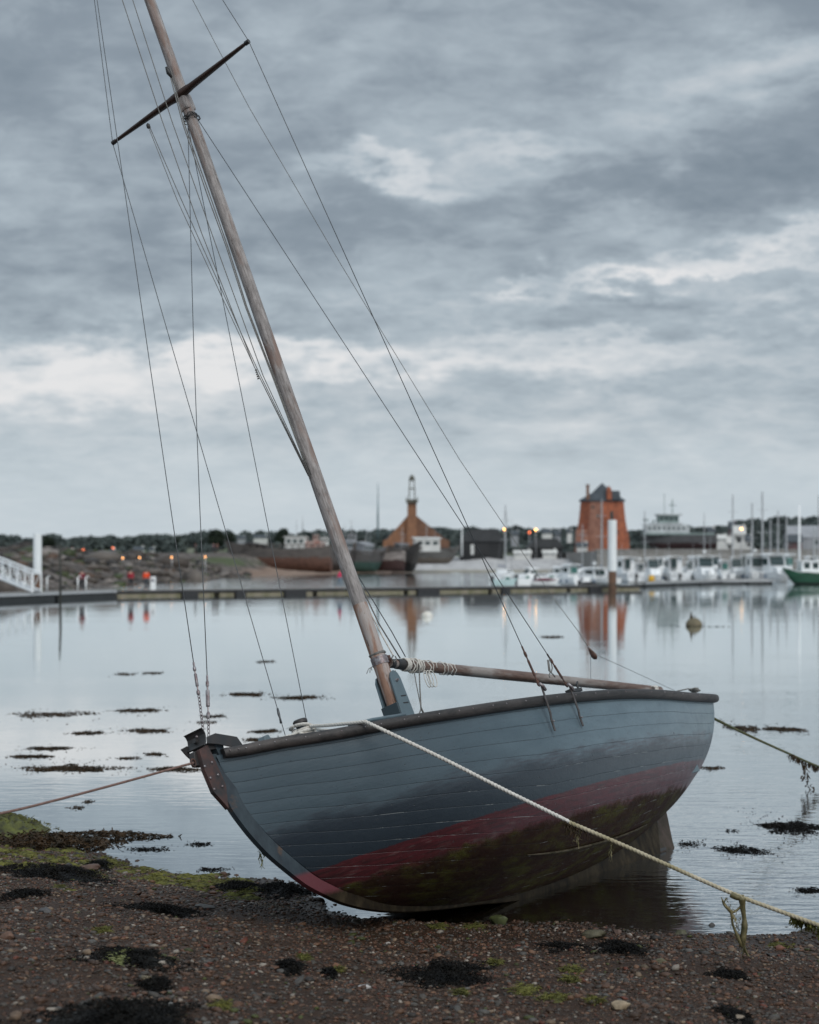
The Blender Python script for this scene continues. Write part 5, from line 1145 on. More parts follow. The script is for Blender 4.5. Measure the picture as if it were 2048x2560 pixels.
for a_ in [(283, 1382, 10, 9, 700, 'hwhite', 'slate', 'tiny white house under the red light on the left shore'), (348, 1381, 24, 13, 720, 'hwhite', 'slate', 'white house on the left shore between the two low lamps'), (381, 1379, 12, 9, 730, 'hwhite', 'slate', 'small white house right of the white one on the left shore'),
    (652, 1349, 34, 10, 900, 'hwhite', 'slate', 'pale low house behind the long wreck'), (604, 1350, 20, 9, 900, 'hgrey', 'slate', 'grey low house left of the pale one behind the long wreck'), (1368, 1339, 24, 14, 780, 'hwhite', 'slate', 'white house above the second black shed'),
    (1424, 1336, 12, 10, 790, 'hwhite', 'slate', 'small white house just left of the red tower'), (1287, 1344, 18, 16, 740, 'hgrey', 'slate', 'grey house between the two street lamps'), (1394, 1348, 14, 22, 720, 'hgrey', 'slate', 'tall pale grey house near the second shed'),
    (1778, 1340, 16, 20, 720, 'hwhite', 'slate', 'white house on the ridge right of the ship'), (1803, 1356, 26, 18, 700, 'hwhite', 'hwhite', 'white shed with a pale roof right of the ship bow'), (1847, 1356, 30, 40, 640, 'hwhite', 'hwhite', 'white gabled harbour building under the orange lamp'),
    (1872, 1368, 16, 30, 630, 'hwhite', 'slate', 'narrow white house right of the harbour building'), (1824, 1374, 14, 32, 610, 'hwhite', 'hwhite', 'tall narrow white hut left of the harbour building'), (1831, 1340, 18, 35, 760, 'hbrown', 'slate', 'dark block rising above the white roofs'),
    (2012, 1372, 92, 56, 660, 'hgrey', 'hgrey', 'long grey-purple warehouse at the right edge'), (1985, 1372, 36, 34, 600, 'hbrown', 'slate', 'maroon building in front of the long warehouse'), (1455, 1372, 26, 14, 560, 'hwhite', 'slate', 'low white hut at the foot of the red tower'),
    (1306, 1388, 42, 10, 545, 'hwhite', 'hwhite', 'long low white shelter behind the shingle'), (1374, 1388, 34, 11, 545, 'hwhite', 'hwhite', 'second low white shelter behind the shingle')]:
    house(*a_, door=('harbour building' in a_[-1]))
def shed(px0, px1, ye, yr_, yb, Y, label):
    k = Y/F; X = gx((px0+px1)/2, Y); z0 = gz(yb, Y); w_ = (px1-px0)*k; t = thing('shed', label, 'shed', (X, Y, z0)); he, hr = (yb-ye)*k, (yb-yr_)*k
    mb = MB(); mb.box((0, 0, he/2-1), (w_, 12, he+2)); mb.build('wall', M['shed'], t)
    mb = MB(); mb.prism([(-w_/2-.4, he-.3), (w_/2+.4, he-.3), (w_*.36, hr), (-w_*.30, hr)], 'y', -6.4, 6.4); mb.build('roof', mat('dark_shed_roof', (.045, .047, .05), .75, .2, .5), t)
    mb = MB()
    mb.box((0, -6.06, he*.4), (w_*.3, .12, he*.8)); mb.build('door', M['black'], t)
shed(1150, 1256, 1352, 1324, 1387, 550, 'large black boat shed right of the chapel')
shed(1318, 1402, 1368, 1347, 1386, 552, 'lower black shed between the big shed and the red tower')
mb = MB(); k_ = 548/F; mb.box((0, 0, 1.3), (8*k_, .6, 3.2)); o = mb.build('white_panel', M['hwhite'], bevel=.02); o.location = (gx(1181, 541), 541, gz(1384, 541)); tag(o, 'white upright board leaning at the front of the large black shed', 'board')
def lamp(px, py, Y, label, m='lamp', R=.28, base=None):
    R *= .72
    X = gx(px, Y); z1 = gz(py, Y); z0 = base if base is not None else max(lz(X, Y), 0); t = thing('street_lamp', label, 'street lamp', (X, Y, z0), group='lit harbour lamps'); h = z1-z0
    mb = MB(); mb.cyl((0, .3, 0), (0, .3, h+.25), .12, .07, 8); mb.tube([(0, .3, h+.2), (0, .1, h+.35), (0, -.1, h+.28)], .06, 6); mb.build('pole', M['alu'], t, True)
    mb = MB(); mb.lathe([(.02, R*.95), (R*.6, R*.8), (R, .15*R), (R*.95, -.3*R), (R*.5, -.85*R), (.02, -R)], (0, 0, h), 12); mb.build('lamp_head', M[m], t, True)
for a_ in [(1261, 1323, 545, 'lit orange street lamp above the right side of the large black shed', 'lamp', .42), (1340, 1324, 545, 'lit orange street lamp above the lower black shed', 'lamp', .45), (1324, 1331, 600, 'dim red light left of the second street lamp', 'lamp2', .6),
           (1854, 1322, 600, 'lit orange lamp above the harbour building', 'lamp', .5, 6), (208, 1375, 420, 'orange light above the first low lamp on the left shore', 'lamp2', .42), (283, 1370, 600, 'red light over the tiny white house', 'lamp2', .5),
           (210, 1396, 262, 'low lit lamp nearest the dark post on the jetty', 'lamp3', .17), (307, 1395, 268, 'second low lit lamp along the jetty', 'lamp3', .17), (349, 1394, 272, 'third low lit lamp along the jetty', 'lamp3', .17),
           (429, 1393, 280, 'fourth low lit lamp along the jetty', 'lamp3', .17), (513, 1392, 290, 'last low lit lamp on the jetty near the wreck', 'lamp3', .17)]: lamp(*a_)

# ---- hull generator for other boats (bow towards +x)
def hull_mesh(Lh, B, D, sheer=.25, fb=1.0, full=.5, n=20, tr=.85, rake=.35):
    """returns MB of a closed round-bilge hull; z=0 keel line, D depth"""
    P = []; m = 9
    for i in range(n+1):
        f = i/n; x = -Lh/2 + Lh*f; w_ = B/2*(tr + (1-tr)*math.sin(min(1, f/.35)*math.pi/2)) * max(0, 1-max(0, (f-.45)/.55)**(1.6+full))
        zs_ = D*(1 + sheer*(2*f-.9)**2*(1.0 if f > .45 else .5)); zk = D*(.85*max(0, (f-.72)/.28)**2)
        for j in range(-m, m+1):
            a = abs(j)/m; yy = w_*(1-(1-a)**2.3)**.75 if a < 1 else w_; zz = zk + (zs_-zk)*a**1.7
            P.append((x + rake*D*(a-.5)*max(0, f-.8)/.2, math.copysign(yy, j) if j else 0, zz))
    k = 2*m+1; mb = MB(); fs = [(i*k+j, (i+1)*k+j, (i+1)*k+j+1, i*k+j+1) for i in range(n) for j in range(k-1)]
    fs.append(tuple(range(k))); fs += [(i*k, i*k+k-1, (i+1)*k+k-1, (i+1)*k) for i in range(n)]
    mb.add(P, fs); return mb
def two_tone(name, top, bot, zsplit, var=.2, n_sc=.8):
    m = bpy.data.materials.new(name); m.use_nodes = True; t = NT(m.node_tree); p = t.n['Principled BSDF']; o = t.obj(); x, y, z = t.sep(o)
    n = t.noise(t.mapping(o, (.5, 1, 2.2)), n_sc, 6, .65); zz = t.m('ADD', z, t.m('MULTIPLY', t.m('SUBTRACT', n, .5), var))
    nn_ = t.noise(t.mapping(o, (.8, 1, 3)), n_sc*2.2, 6, .7); a = t.mix(t.ramp(n, [(.36, 0), (.62, 1)]), tuple(c*.55 for c in top), top); b = t.mix(t.ramp(nn_, [(.42, 0), (.58, 1)]), tuple(c*.40 for c in bot), bot)
    t.put(p.inputs['Base Color'], t.mix(t.sstep(zz, zsplit-.03, zsplit+.03), b, a)); p.inputs['Roughness'].default_value = .6; return m
def wreck(px, yb, wpx, hpx, Y, yaw, topc, botc, label, bowdir=1, tilt=0.0, extras=None, ph=.55, bfrac=.26):
    k = Y/F; Lh = wpx*k/abs(math.cos(yaw)); D = hpx*k*.58; X = gx(px, Y); t = thing('wreck', label, 'shipwreck', (X, Y, gz(yb, Y)), yaw if bowdir > 0 else math.pi+yaw)
    t.rotation_euler[0] = tilt
    hull_mesh(Lh, Lh*bfrac, D, .38, tr=.7).build('hull', two_tone('wreck_planking', topc, botc, D*ph, D*.5), t, True, auto=50)
    for s in (-1, 1):
        mb = MB(); mb.tube([(-Lh*.45, s*Lh*bfrac*.42, D*1.2), (Lh*.35, s*Lh*bfrac*.42, D*1.2)], .12, 5)
        for i in range(14): x = -Lh*.45 + Lh*.8*i/13; mb.box((x, s*Lh*bfrac*.42, D*1.12), (.22, .2, D*.22))
        mb.build('rail', M['rustfar'], t)
    mb = MB(); mb.box((Lh*.1, 0, D*1.0), (Lh*.5, Lh*bfrac*.6, D*.06)); mb.build('deck_beams', M['rustfar'], t)
    if extras: extras(t, Lh, D)
    return t
M['rustfar'] = mat('far_grey_timber', (.13, .115, .105), .9, .4, 1.5, 0, col2=(.05, .04, .035))
def wh(w_, l_, h_, x, col='hwhite', band=None):
    def f(t, Lh, D):
        mb = MB(); mb.box((x*Lh, 0, D*1.0+h_/2), (l_, w_, h_), taper=.95); mb.box((x*Lh, 0, D*1.0+h_+.12), (l_*1.1, w_*1.1, .22)); o = mb.build('wheelhouse', M[col], t, bevel=.05)
        for s in (-1, 1):
            for q_ in (-.3, 0, .3): mb = MB(); mb.box((x*Lh + q_*l_, s*w_*.49, D*1.0+h_*.68), (l_*.2, .1, h_*.26)); mb.build('window', M['glass'], o)
        mb = MB(); mb.cyl((x*Lh, 0, D+h_), (x*Lh, 0, D+h_+4.5), .10, .05, 6); mb.cyl((x*Lh+l_*.3, 0, D+h_), (x*Lh+l_*.3+.6, 0, D+h_+2.6), .06, .04, 6); mb.box((x*Lh, 0, D+h_+2.8), (.08, 1.8, .08)); mb.build('mast', M['alu'], t)
    return f
def longw(t, Lh, D):
    wh(4, 5.2, 3.0, -.16)(t, Lh, D)
    mb = MB(); mb.box((-.34*Lh, 0, D+1.0), (4.6, 3.6, 2.0)); mb.build('deckhouse', M['rustred'], t, bevel=.05)
    mb = MB(); mb.tube([(.40*Lh, 1.0, D*1.1), (.30*Lh, .5, D*1.30), (.16*Lh, 0, D*1.20), (.06*Lh, -.5, D*1.05)], [.3, .9, .8, .2], 8, sq=.6); mb.build('collapsed_deck', M['black'], t)
M['rustred'] = mat('rusty_white_house', (.45, .42, .40), .8, .3, .7, 0, col2=(.30, .08, .04))
wreck(698, 1431, 262, 96, 420, math.radians(-6), (.105, .09, .082), (.155, .075, .052), 'long rusty grey wreck with a white wheelhouse, left of the mast', -1, math.radians(6), longw, .62)
wreck(842, 1432, 110, 84, 434, math.radians(58), (.09, .08, .078), (.05, .038, .033), 'grey weathered wreck half hidden behind the mast', -1, math.radians(-5), wh(3.4, 4, 3.2, -.1, 'hgrey'), .5, .3)
wreck(915, 1430, 80, 80, 440, math.radians(48), (.085, .078, .076), (.035, .085, .068), 'tilted wreck with a faded green bow right of the mast', 1, math.radians(12), wh(3, 3.6, 2.6, -.15, 'hgrey'), .62, .32)
wreck(963, 1428, 92, 76, 446, math.radians(-20), (.30, .26, .24), (.06, .024, .02), 'wreck with a pale torn gunwale and dark red bottom', -1, math.radians(8), None, .60, .3)
wreck(1012, 1430, 62, 92, 452, math.radians(-62), (.06, .055, .052), (.022, .02, .02), 'dark upright wreck beneath the chapel', 1, math.radians(-4), wh(3, 3, 1.8, -.2, 'hgrey'), .4, .34)
wreck(1090, 1410, 112, 56, 478, math.radians(10), (.11, .105, .10), (.13, .105, .085), 'beached grey trawler with a white windowed cabin right of the chapel', 1, math.radians(5), lambda t, Lh, D: (wh(4.2, 7.2, 3.5, -.22)(t, Lh, D)), .5, .3)
mb = MB(); mb.box((0, 0, .6), (7.6, 4.4, 1.3)); o = mb.build('green_bulwark', M['greenhull'], None, bevel=.05); o.location = (gx(1068, 476), 476, gz(1387, 476)); o.parent = None
bpy.data.objects.remove(o)
for (px_, yb_, w_, h_, Y_, c_, lb_) in ((812, 1392, 34, 34, 470, 'hwhite', 'small white workboat cabin among the wrecks just left of the mast'), (880, 1385, 40, 36, 480, 'hgrey', 'grey boat cabin among the wrecks right of the mast'), (790, 1380, 26, 26, 480, 'rustred', 'rusty red and white cabin among the wrecks')):
    kk = Y_/F; t = thing('boat_cabin', lb_, 'boat', (gx(px_, Y_), Y_, gz(yb_, Y_))); hull_mesh(w_*kk*1.6, w_*kk*.6, 3.0, .3, tr=.8).build('hull', M['rustfar'], t, True, auto=50)
    mb = MB(); mb.box((0, 0, 3.0+h_*kk*.3), (w_*kk*.6, w_*kk*.4, h_*kk*.6), taper=.9); mb.box((0, 0, 3.0+h_*kk*.62), (w_*kk*.66, w_*kk*.44, .15)); c2 = mb.build('cabin', M[c_], t, bevel=.05)
    for q_ in (-.12, .12): mb = MB(); mb.box((w_*kk*q_, -w_*kk*.2, 3.0+h_*kk*.4), (w_*kk*.14, .12, h_*kk*.16)); mb.build('window', M['glass'], c2)
    mb = MB(); mb.cyl((0, 0, 3.0+h_*kk*.6), (.3, 0, 3.0+h_*kk*1.3), .08, .04, 6); mb.build('mast', M['alu'], t)
# spars standing behind the wrecks
def spar(px, y0, y1, wpx, Y, label, m='alu', cross=None):
    k = Y/F; X = gx(px, Y); zb_ = gz(y1, Y); mb = MB(); h = gz(y0, Y)-zb_; mb.tube([(0, 0, 0), (0, 0, h*.55), (0, 0, h)], [wpx*k/2, wpx*k/2*.9, wpx*k/2*.45], 8)
    if cross: mb.box((0, 0, h*cross), (1.4, .08, .08))
    o = mb.build('mast', M[m], None, True, fixn=False); o.location = (X, Y, zb_); return tag(o, label, 'mast')
M['tealmast'] = mat('teal_grey_paint', (.10, .17, .19), .6)
spar(945, 1246, 1350, 5, 500, 'thick teal-grey mast standing alone left of the chapel', 'tealmast'); spar(945, 1206, 1246, 2, 500.0, 'thin pole on top of the teal-grey mast', 'tealmast')
spar(757, 1286, 1335, 2, 440, 'thin mast above the white wheelhouse of the long wreck'); spar(878, 1296, 1345, 2, 455, 'thin mast above the wrecks right of the mast', 'alu', .8)
spar(1155, 1315, 1390, 5, 530, 'pale post beside the large black shed', 'pile'); spar(1280, 1296, 1340, 1.6, 560, 'thin pale pole between the street lamps')
# big ship on the quay
Ysh = 520.0; k_ = Ysh/F
sp_ = thing('ship', 'grey ship with a white superstructure laid up on the quay right of the red tower', 'ship', (gx(1696, Ysh), Ysh, 5.9), math.pi)
hm = hull_mesh(186*k_, 6.6, 5.0, .10, tr=.9, full=.8); hm.build('hull', two_tone('ship_hull', (.10, .10, .105), (.045, .018, .020), 2.6, .5), sp_, True, auto=50)
def sbox(name, x0, x1, y0, y1, d, m, bev=.05, par=None):
    mb = MB(); mb.box((-((x0+x1)/2-1696)*k_, 0, (gz(y0, Ysh)+gz(y1, Ysh))/2-5.9), ((x1-x0)*k_, d, (y1-y0)*k_)); return mb.build(name, M[m], par or sp_, bevel=bev)
M['shipw'] = mat('ship_white', (.50, .53, .54), .6, .2, .4); M['shipg'] = mat('ship_green_grey', (.22, .28, .27), .6, .2, .4)
d1 = sbox('deckhouse', 1612, 1716, 1312, 1334, 6, 'shipw'); d2 = sbox('bridge', 1644, 1694, 1288, 1308, 5, 'shipg'); sbox('bridge_roof', 1640, 1702, 1285, 1289, 6, 'shipw')
sbox('upper_deck', 1624, 1704, 1308, 1312, 6.4, 'shipw'); sbox('deckhouse', 1704, 1722, 1318, 1334, 4, 'shipw'); sbox('bulwark', 1604, 1782, 1333, 1338, 6.8, 'shipg')
for i in range(8): sbox('window', 1618+12*i, 1624+12*i, 1318, 1324, 6.1, 'glass', 0, d1)
for i in range(4): sbox('window', 1647+12*i, 1656+12*i, 1294, 1301, 5.1, 'glass', 0, d2)
for (x_, a_, b_, w_) in ((1681, 1248, 1288, 2.4), (1661, 1234, 1288, 1), (1612, 1290, 1334, 2.5), (1634, 1300, 1312, 5)): sbox('mast', x_-w_/2, x_+w_/2, a_, b_, .3, 'shipg', 0)
sbox('radar', 1672, 1690, 1262, 1264, .3, 'shipg', 0); sbox('davit', 1608, 1622, 1298, 1302, .6, 'shipg', 0)
for x_ in (1630, 1665, 1700, 1740, 1770):
    sbox('cradle_post', x_, x_+5, 1362, 1374, 5, 'black', 0)

# ---- pontoons
def pontoon(P, wd, zt, label, mfloat='beige', blocks=(), step=9.0):
    a, b = Vector((P[0][0], P[0][1], 0)), Vector((P[1][0], P[1][1], 0)); d = b-a; Lp = d.length; t = thing('pontoon', label, 'pontoon', a, math.atan2(d.y, d.x))
    mb = MB(); mb.box((Lp/2, 0, zt-.07), (Lp, wd, .14)); mb.build('walkway', M['deckwood'], t, bevel=.02)
    mb = MB(); mb.box((Lp/2, -wd/2-.04, zt-.14), (Lp, .08, .2)); mb.build('edge_beam', M['black'] if mfloat == 'beige' else M['alu'], t)
    n = max(1, int(Lp/step))
    for i in range(n):
        mb = MB(); mb.box(((i+.5)*Lp/n, 0, (zt-.24)/2-.14), (Lp/n-.5, wd*.94, zt-.0)); mb.build('float', M[mfloat], t, bevel=.04)
    for (s, w_) in blocks: mb = MB(); mb.box((s, -wd/2-.12, .16), (w_, .34, .40)); mb.build('fender_block', M['black'], t, bevel=.03)
    return t
def seg(x0, Y0, x1, Y1): return [(gx(x0, Y0), Y0), (gx(x1, Y1), Y1)]
A = seg(-260, 109, 262, 137)
pontoon(A, 2.0, .60, 'thick pontoon with dark floats at the left edge below the gangway', 'float')
B = seg(264, 138, 1590, 173); dB = Vector(B[1])-Vector(B[0])
def onB(px):
    # parameter along B seen at px
    x0, y0 = B[0]; dx_, dy_ = dB.x, dB.y; k = (px-CX)/F; s = (k*y0-x0)/(dx_-k*dy_); return s*dB.length
blk = [(onB(266), .8), (onB(460), onB(479)-onB(440)), (onB(586), 1), (onB(722), onB(749)-onB(696)), (onB(1054), onB(1081)-onB(1027)), (onB(1247), 1), (onB(1470), 1.6), (onB(875), .9)]
pontoon(B, 1.8, .50, 'long main pontoon crossing the whole harbour with beige sides', 'beige', blk)
pontoon(seg(1592, 188, 1900, 232), 2.0, .6, 'dark pontoon continuing right in front of the white cabin boats', 'float')
pontoon(seg(1790, 214, 1930, 216), 1.6, .55, 'short dark finger pontoon with gaps left of the green boat', 'float', step=3)
def pile(px, ytop, wpx, Y, label, m='pile', rust=None, x2=None):
    k = Y/F; X = gx(px, Y); t = thing('mooring_pile', label, 'pile', (X, Y, -1.5)); h = gz(ytop, Y)+1.5; r_ = wpx*k/2; zr = (gz(rust, Y)+1.5) if rust else .0
    mb = MB(); mb.tube([(0, 0, zr), (0, 0, h-.02), (0, 0, h)], [r_, r_, r_*.9], 16); mb.build('sleeve', M[m], t, True, auto=40)
    mb = MB(); mb.cyl((0, 0, 0), (0, 0, zr+.05), r_*.93, n=14); mb.build('steel_pile', M['pilerust'], t, True)
pile(94, 1334, 21, 128, 'white cylindrical pile at the left by the gangway', rust=1436); pile(1531, 1300, 22, 168, 'tall white cylindrical pile with a rusty foot in front of the red tower', rust=1428)
mb = MB(); k_ = 123/F; mb.tube([(0, 0, -1.5), (.05, 0, 2), (-.02, 0, gz(1360, 123))], [6*k_/2*1.1, 6*k_/2, 6*k_/2*.8], 10)
o = mb.build('dark_post', mat('wet_dark_timber', (.05, .048, .045), .8, .4, 2, 0, col2=(.025, .028, .02)), None, True, fixn=False); o.location = (gx(150, 123), 123, 0); tag(o, 'thin dark timber post standing in the water at left', 'post')
# gangway: white trussed ramp
gw = thing('gangway', 'white trussed gangway sloping down to the left pontoon', 'gangway', (0, 0, 0)); e0 = at(-120, 1392, 140); e1 = at(92, 1478, 124)
for s in (-.75, .75):
    off = Vector((s*.2, s, 0)); mb = MB(); mb.tube([e0+off, e1+off], .10, 6); u_ = Vector((0, 0, 1.35)); mb.tube([e0+off+u_, e1+off+u_*.95], .075, 6)
    N_ = 12
    for i in range(N_):
        p, q = e0.lerp(e1, i/N_)+off, e0.lerp(e1, (i+1)/N_)+off; mb.tube([p, p+u_], .045, 5); mb.tube([p, q+u_] if i % 2 else [p+u_, q], .04, 5)
    mb.tube([e1+off, e1+off+u_], .06, 5)
    mb.build('truss_side', M['white'], gw)
mb = MB(); d_ = e1-e0; P = [e0+Vector((-.15, -.7, .05)), e0+Vector((.15, .7, .05)), e1+Vector((.15, .7, .05)), e1+Vector((-.15, -.7, .05))]; mb.add(P+[p-Vector((0, 0, .08)) for p in P], [(0, 1, 2, 3), (7, 6, 5, 4), (0, 4, 5, 1), (1, 5, 6, 2), (2, 6, 7, 3), (3, 7, 4, 0)]); mb.build('ramp', M['alu'], gw)
for (px, lb) in ((195, 'left of the pair of thin white posts on the pontoon'), (215, 'right of the pair of thin white posts on the pontoon'), (118, 'thin white post on the pontoon beside the gangway foot')):
    mb = MB(); mb.cyl((0, 0, 0), (0, 0, 1.15), .05, n=8); mb.tube([(0, 0, 1.1), (.12, 0, 1.25), (.24, 0, 1.1)], .035, 6); o = mb.build('rail_post', M['white'], None, True); o.location = (gx(px, 132), 132, .5); tag(o, lb, 'post')
mb = MB(); mb.box((0, 0, .55), (.42, .35, 1.1)); cb = mb.build('service_pedestal', M['white'], None, bevel=.03); cb.location = (gx(383, 140), 140, .5); tag(cb, 'white service cabinet on the pontoon right of the orange jacket', 'cabinet')
mb = MB(); mb.box((0, -.18, .8), (.30, .02, .25)); mb.build('panel', M['hgrey'], cb)
# ---- buoys
def buoy(px, yw, R_px, label, m, seed=0, weedy=False):
    p = wat(px, yw); R = R_px/F*p.y; t = thing('mooring_buoy', label, 'buoy', (p.x, p.y, 0)); mb = MB(); mb.lathe([(R*.1, -R*.8), (R*.8, -R*.45), (R, .05*R), (R*.9, .45*R), (R*.55, R*.82), (R*.1, R*.95)], n=20); mb.build('float', M[m], t, True)
    mb = MB(); mb.tube([(R*.15*math.cos(a), 0, R*1.02+R*.15*math.sin(a)) for a in [2*math.pi*k/12 for k in range(13)]], R*.05, 6); mb.build('ring', M['iron'], t, True)
    if weedy:
        mb = MB(); blades(mb, 0, 0, 0, R*.9, R*.8, R*.9, 160, R*.5, R*.05, .3, .3, 3); mb.tube([(-R*.3, 0, R*.5), (-R*.35, 0, R*1.3), (-R*.25, 0, R*1.7)], [R*.2, R*.12, R*.03], 6); mb.build('weed', M['weedbrown'], t, fixn=False)
M['buoyw'] = mat('weathered_white_buoy', (.72, .70, .66), .6, .2, 2, 0, col2=(.5, .45, .36)); M['buoyb'] = mat('brown_buoy', (.17, .14, .085), .7, .3, 3, 0, col2=(.12, .10, .06))
buoy(1068, 1542, 15, 'round off-white mooring buoy in the water right of the mast', 'buoyw'); buoy(1735, 1564, 21, 'brown weedy mooring buoy in open water at right', 'buoyb', weedy=True)
mb = MB(); p = wat(1735, 1566); blades(mb, p.x+.2, p.y-.3, 0, 1.2, .4, .02, 42, .2, .012, .6, .5, 4); tag(mb.build('floating_seaweed', M['weed'], fixn=False), 'thin weed trailing round the brown buoy', 'seaweed')

# ---- marina boats
M['hteal2'] = mat('blue_fender', (.06, .12, .22), .5)
def cabin_boat(px, yw, wpx, ytop, Y, label, yaw=0, kind=0, stripe=None):
    """white cabin cruiser seen from astern: bow away from the camera"""
    k = Y/F; B_ = wpx*k; H = (yw-ytop)*k; Lb = B_*2.5; t = thing('cabin_boat', label, 'motorboat', (gx(px, Y), Y, 0), math.pi/2+yaw, 'white cabin boats moored in a row')
    D = H*.42
    h = hull_mesh(Lb, B_, D, .25, tr=.95); o = h.build('hull', M['boathull%d' % (kind % 3)], t, True, auto=50); o.location.z = -D*.22
    zd = D*.72; cw, cl = B_*(.56 + .05*(kind % 3)), Lb*.34; hc = H-zd-.12; xo = Lb*(.05 - .03*kind)
    mb = MB(); mb.prism([(xo-cl*.4, zd), (xo+cl*.75, zd), (xo+cl*.36, zd+hc*.90), (xo-cl*.3, zd+hc*.90)], 'y', -cw/2, cw/2); mb.prism([(xo+cl*.6, zd-.05), (xo+cl*1.5, zd-.05), (xo+cl*1.2, zd+hc*.3), (xo+cl*.6, zd+hc*.42)], 'y', -cw*.42, cw*.42)
    c = mb.build('cabin', M['white'], t, bevel=.05)
    mb = MB(); mb.box((xo-cl*.40, cw*(.17 if kind % 2 else 0), zd+hc*.58), (.22*cl+.1, cw*(.40 if kind % 2 else .66), hc*(.62 if kind % 2 else .44))); mb.build('rear_window', M['teal' if kind % 3 == 0 else 'glass'], c, bevel=.01)
    for s in (-1, 1): mb = MB(); mb.box((xo+cl*.02, s*cw*.5, zd+hc*.60), (cl*.55, .05, hc*.34)); mb.build('side_window', M['glass'], c)
    mb = MB()
    for i in range(9):
        a = -1+2*i/8
    P = []; nn = 9
    for xx in (xo-cl*(.7 if kind != 1 else .55), xo+cl*.55):
        for i in range(nn): a = -1+2*i/(nn-1); P.append((xx, a*cw*.60, H-.02-.10*H*.5*a*a))
    P += [(x, y, z-.07) for x, y, z in P]
    mb.add(P, [(i, i+1, nn+i+1, nn+i) for i in range(nn-1)] + [(2*nn+i, 3*nn+i, 3*nn+i+1, 2*nn+i+1) for i in range(nn-1)] + [(i, 2*nn+i, 2*nn+i+1, i+1) for i in range(nn-1)] + [(nn+i, nn+i+1, 3*nn+i+1, 3*nn+i) for i in range(nn-1)] + [(0, nn, 3*nn, 2*nn), (nn-1, 3*nn-1, 4*nn-1, 2*nn-1)])
    mb.build('roof', M['white'], t)
    mb = MB()
    for s in (-1, 1):
        mb.tube([(xo-cl*.62, s*cw*.5, zd+hc*.9), (xo-cl*.9, s*cw*.56, zd-.1)], .035, 6); mb.tube([(-Lb*.46, s*B_*.44, zd), (-Lb*.46, s*B_*.44, zd+hc*.33), (-Lb*.2, s*B_*.46, zd+hc*.33)], .03, 6)
    mb.tube([(-Lb*.46, -B_*.44, zd+hc*.33), (-Lb*.46, B_*.44, zd+hc*.33)], .03, 6); mb.build('handrail', M['alu'], t)
    mb = MB(); mb.box((-Lb*.52, B_*.05, D*.62), (.42, .36, .55), taper=.75); mb.box((-Lb*.52, B_*.05, D*.1), (.22, .14, D*.9)); mb.build('outboard_motor', M['black' if kind % 2 else 'hgrey'], t, bevel=.03)
    if True:
        mb = MB()
        mb.cyl((xo-.2, cw*.4, H-.05), (xo-.5, cw*.45, H+1.5+.4*kind), .03, .02, 5); mb.tube([(Lb*.25, -B_*.3, zd), (Lb*.28, -B_*.3, zd+.7), (Lb*.46, 0, zd+.85), (Lb*.28, B_*.3, zd+.7), (Lb*.25, B_*.3, zd)], .03, 5); mb.build('aerial_and_pulpit', M['alu'], t)
        mb = MB(); mb.prism([(xo+cl*.60, zd+hc*.42), (xo+cl*.74, zd+hc*.42), (xo+cl*.44, zd+hc*.86), (xo+cl*.34, zd+hc*.86)], 'y', -cw*.44, cw*.44); mb.build('windscreen', M['glass'], t)
        for s in (-1, 1):
            for fx in (-.2, .12): mb = MB(); mb.tube([(Lb*fx, s*B_*.50, zd*.75), (Lb*fx, s*B_*.52, zd*.35)], .13, 8); mb.build('fender', M['float'] if kind % 2 else M['hteal2'], t, True)
    if kind in (2, 3): mb = MB(); mb.cyl((xo, 0, H), (xo, 0, H+.9), .05, .03, 6); mb.lathe([(.05, 0), (.28, .05), (.28, .18), (.05, .24)], (xo, 0, H+.35), 12); mb.build('radar_dome', M['white'], t, True)
    if kind == 4: mb = MB(); mb.box((xo-cl*.43, -cw*.2, zd+hc*.3), (.04, cw*.3, hc*.3)); mb.build('cockpit_cover', M['teal'], t)
    return t
M['boathull0'] = mat('white_hull_paint', (.82, .83, .83), .35, .1, 1); M['boathull1'] = two_tone('white_blue_hull', (.80, .82, .83), (.10, .14, .20), .3, .02); M['boathull2'] = two_tone('white_green_hull', (.80, .81, .81), (.05, .12, .10), .28, .02)
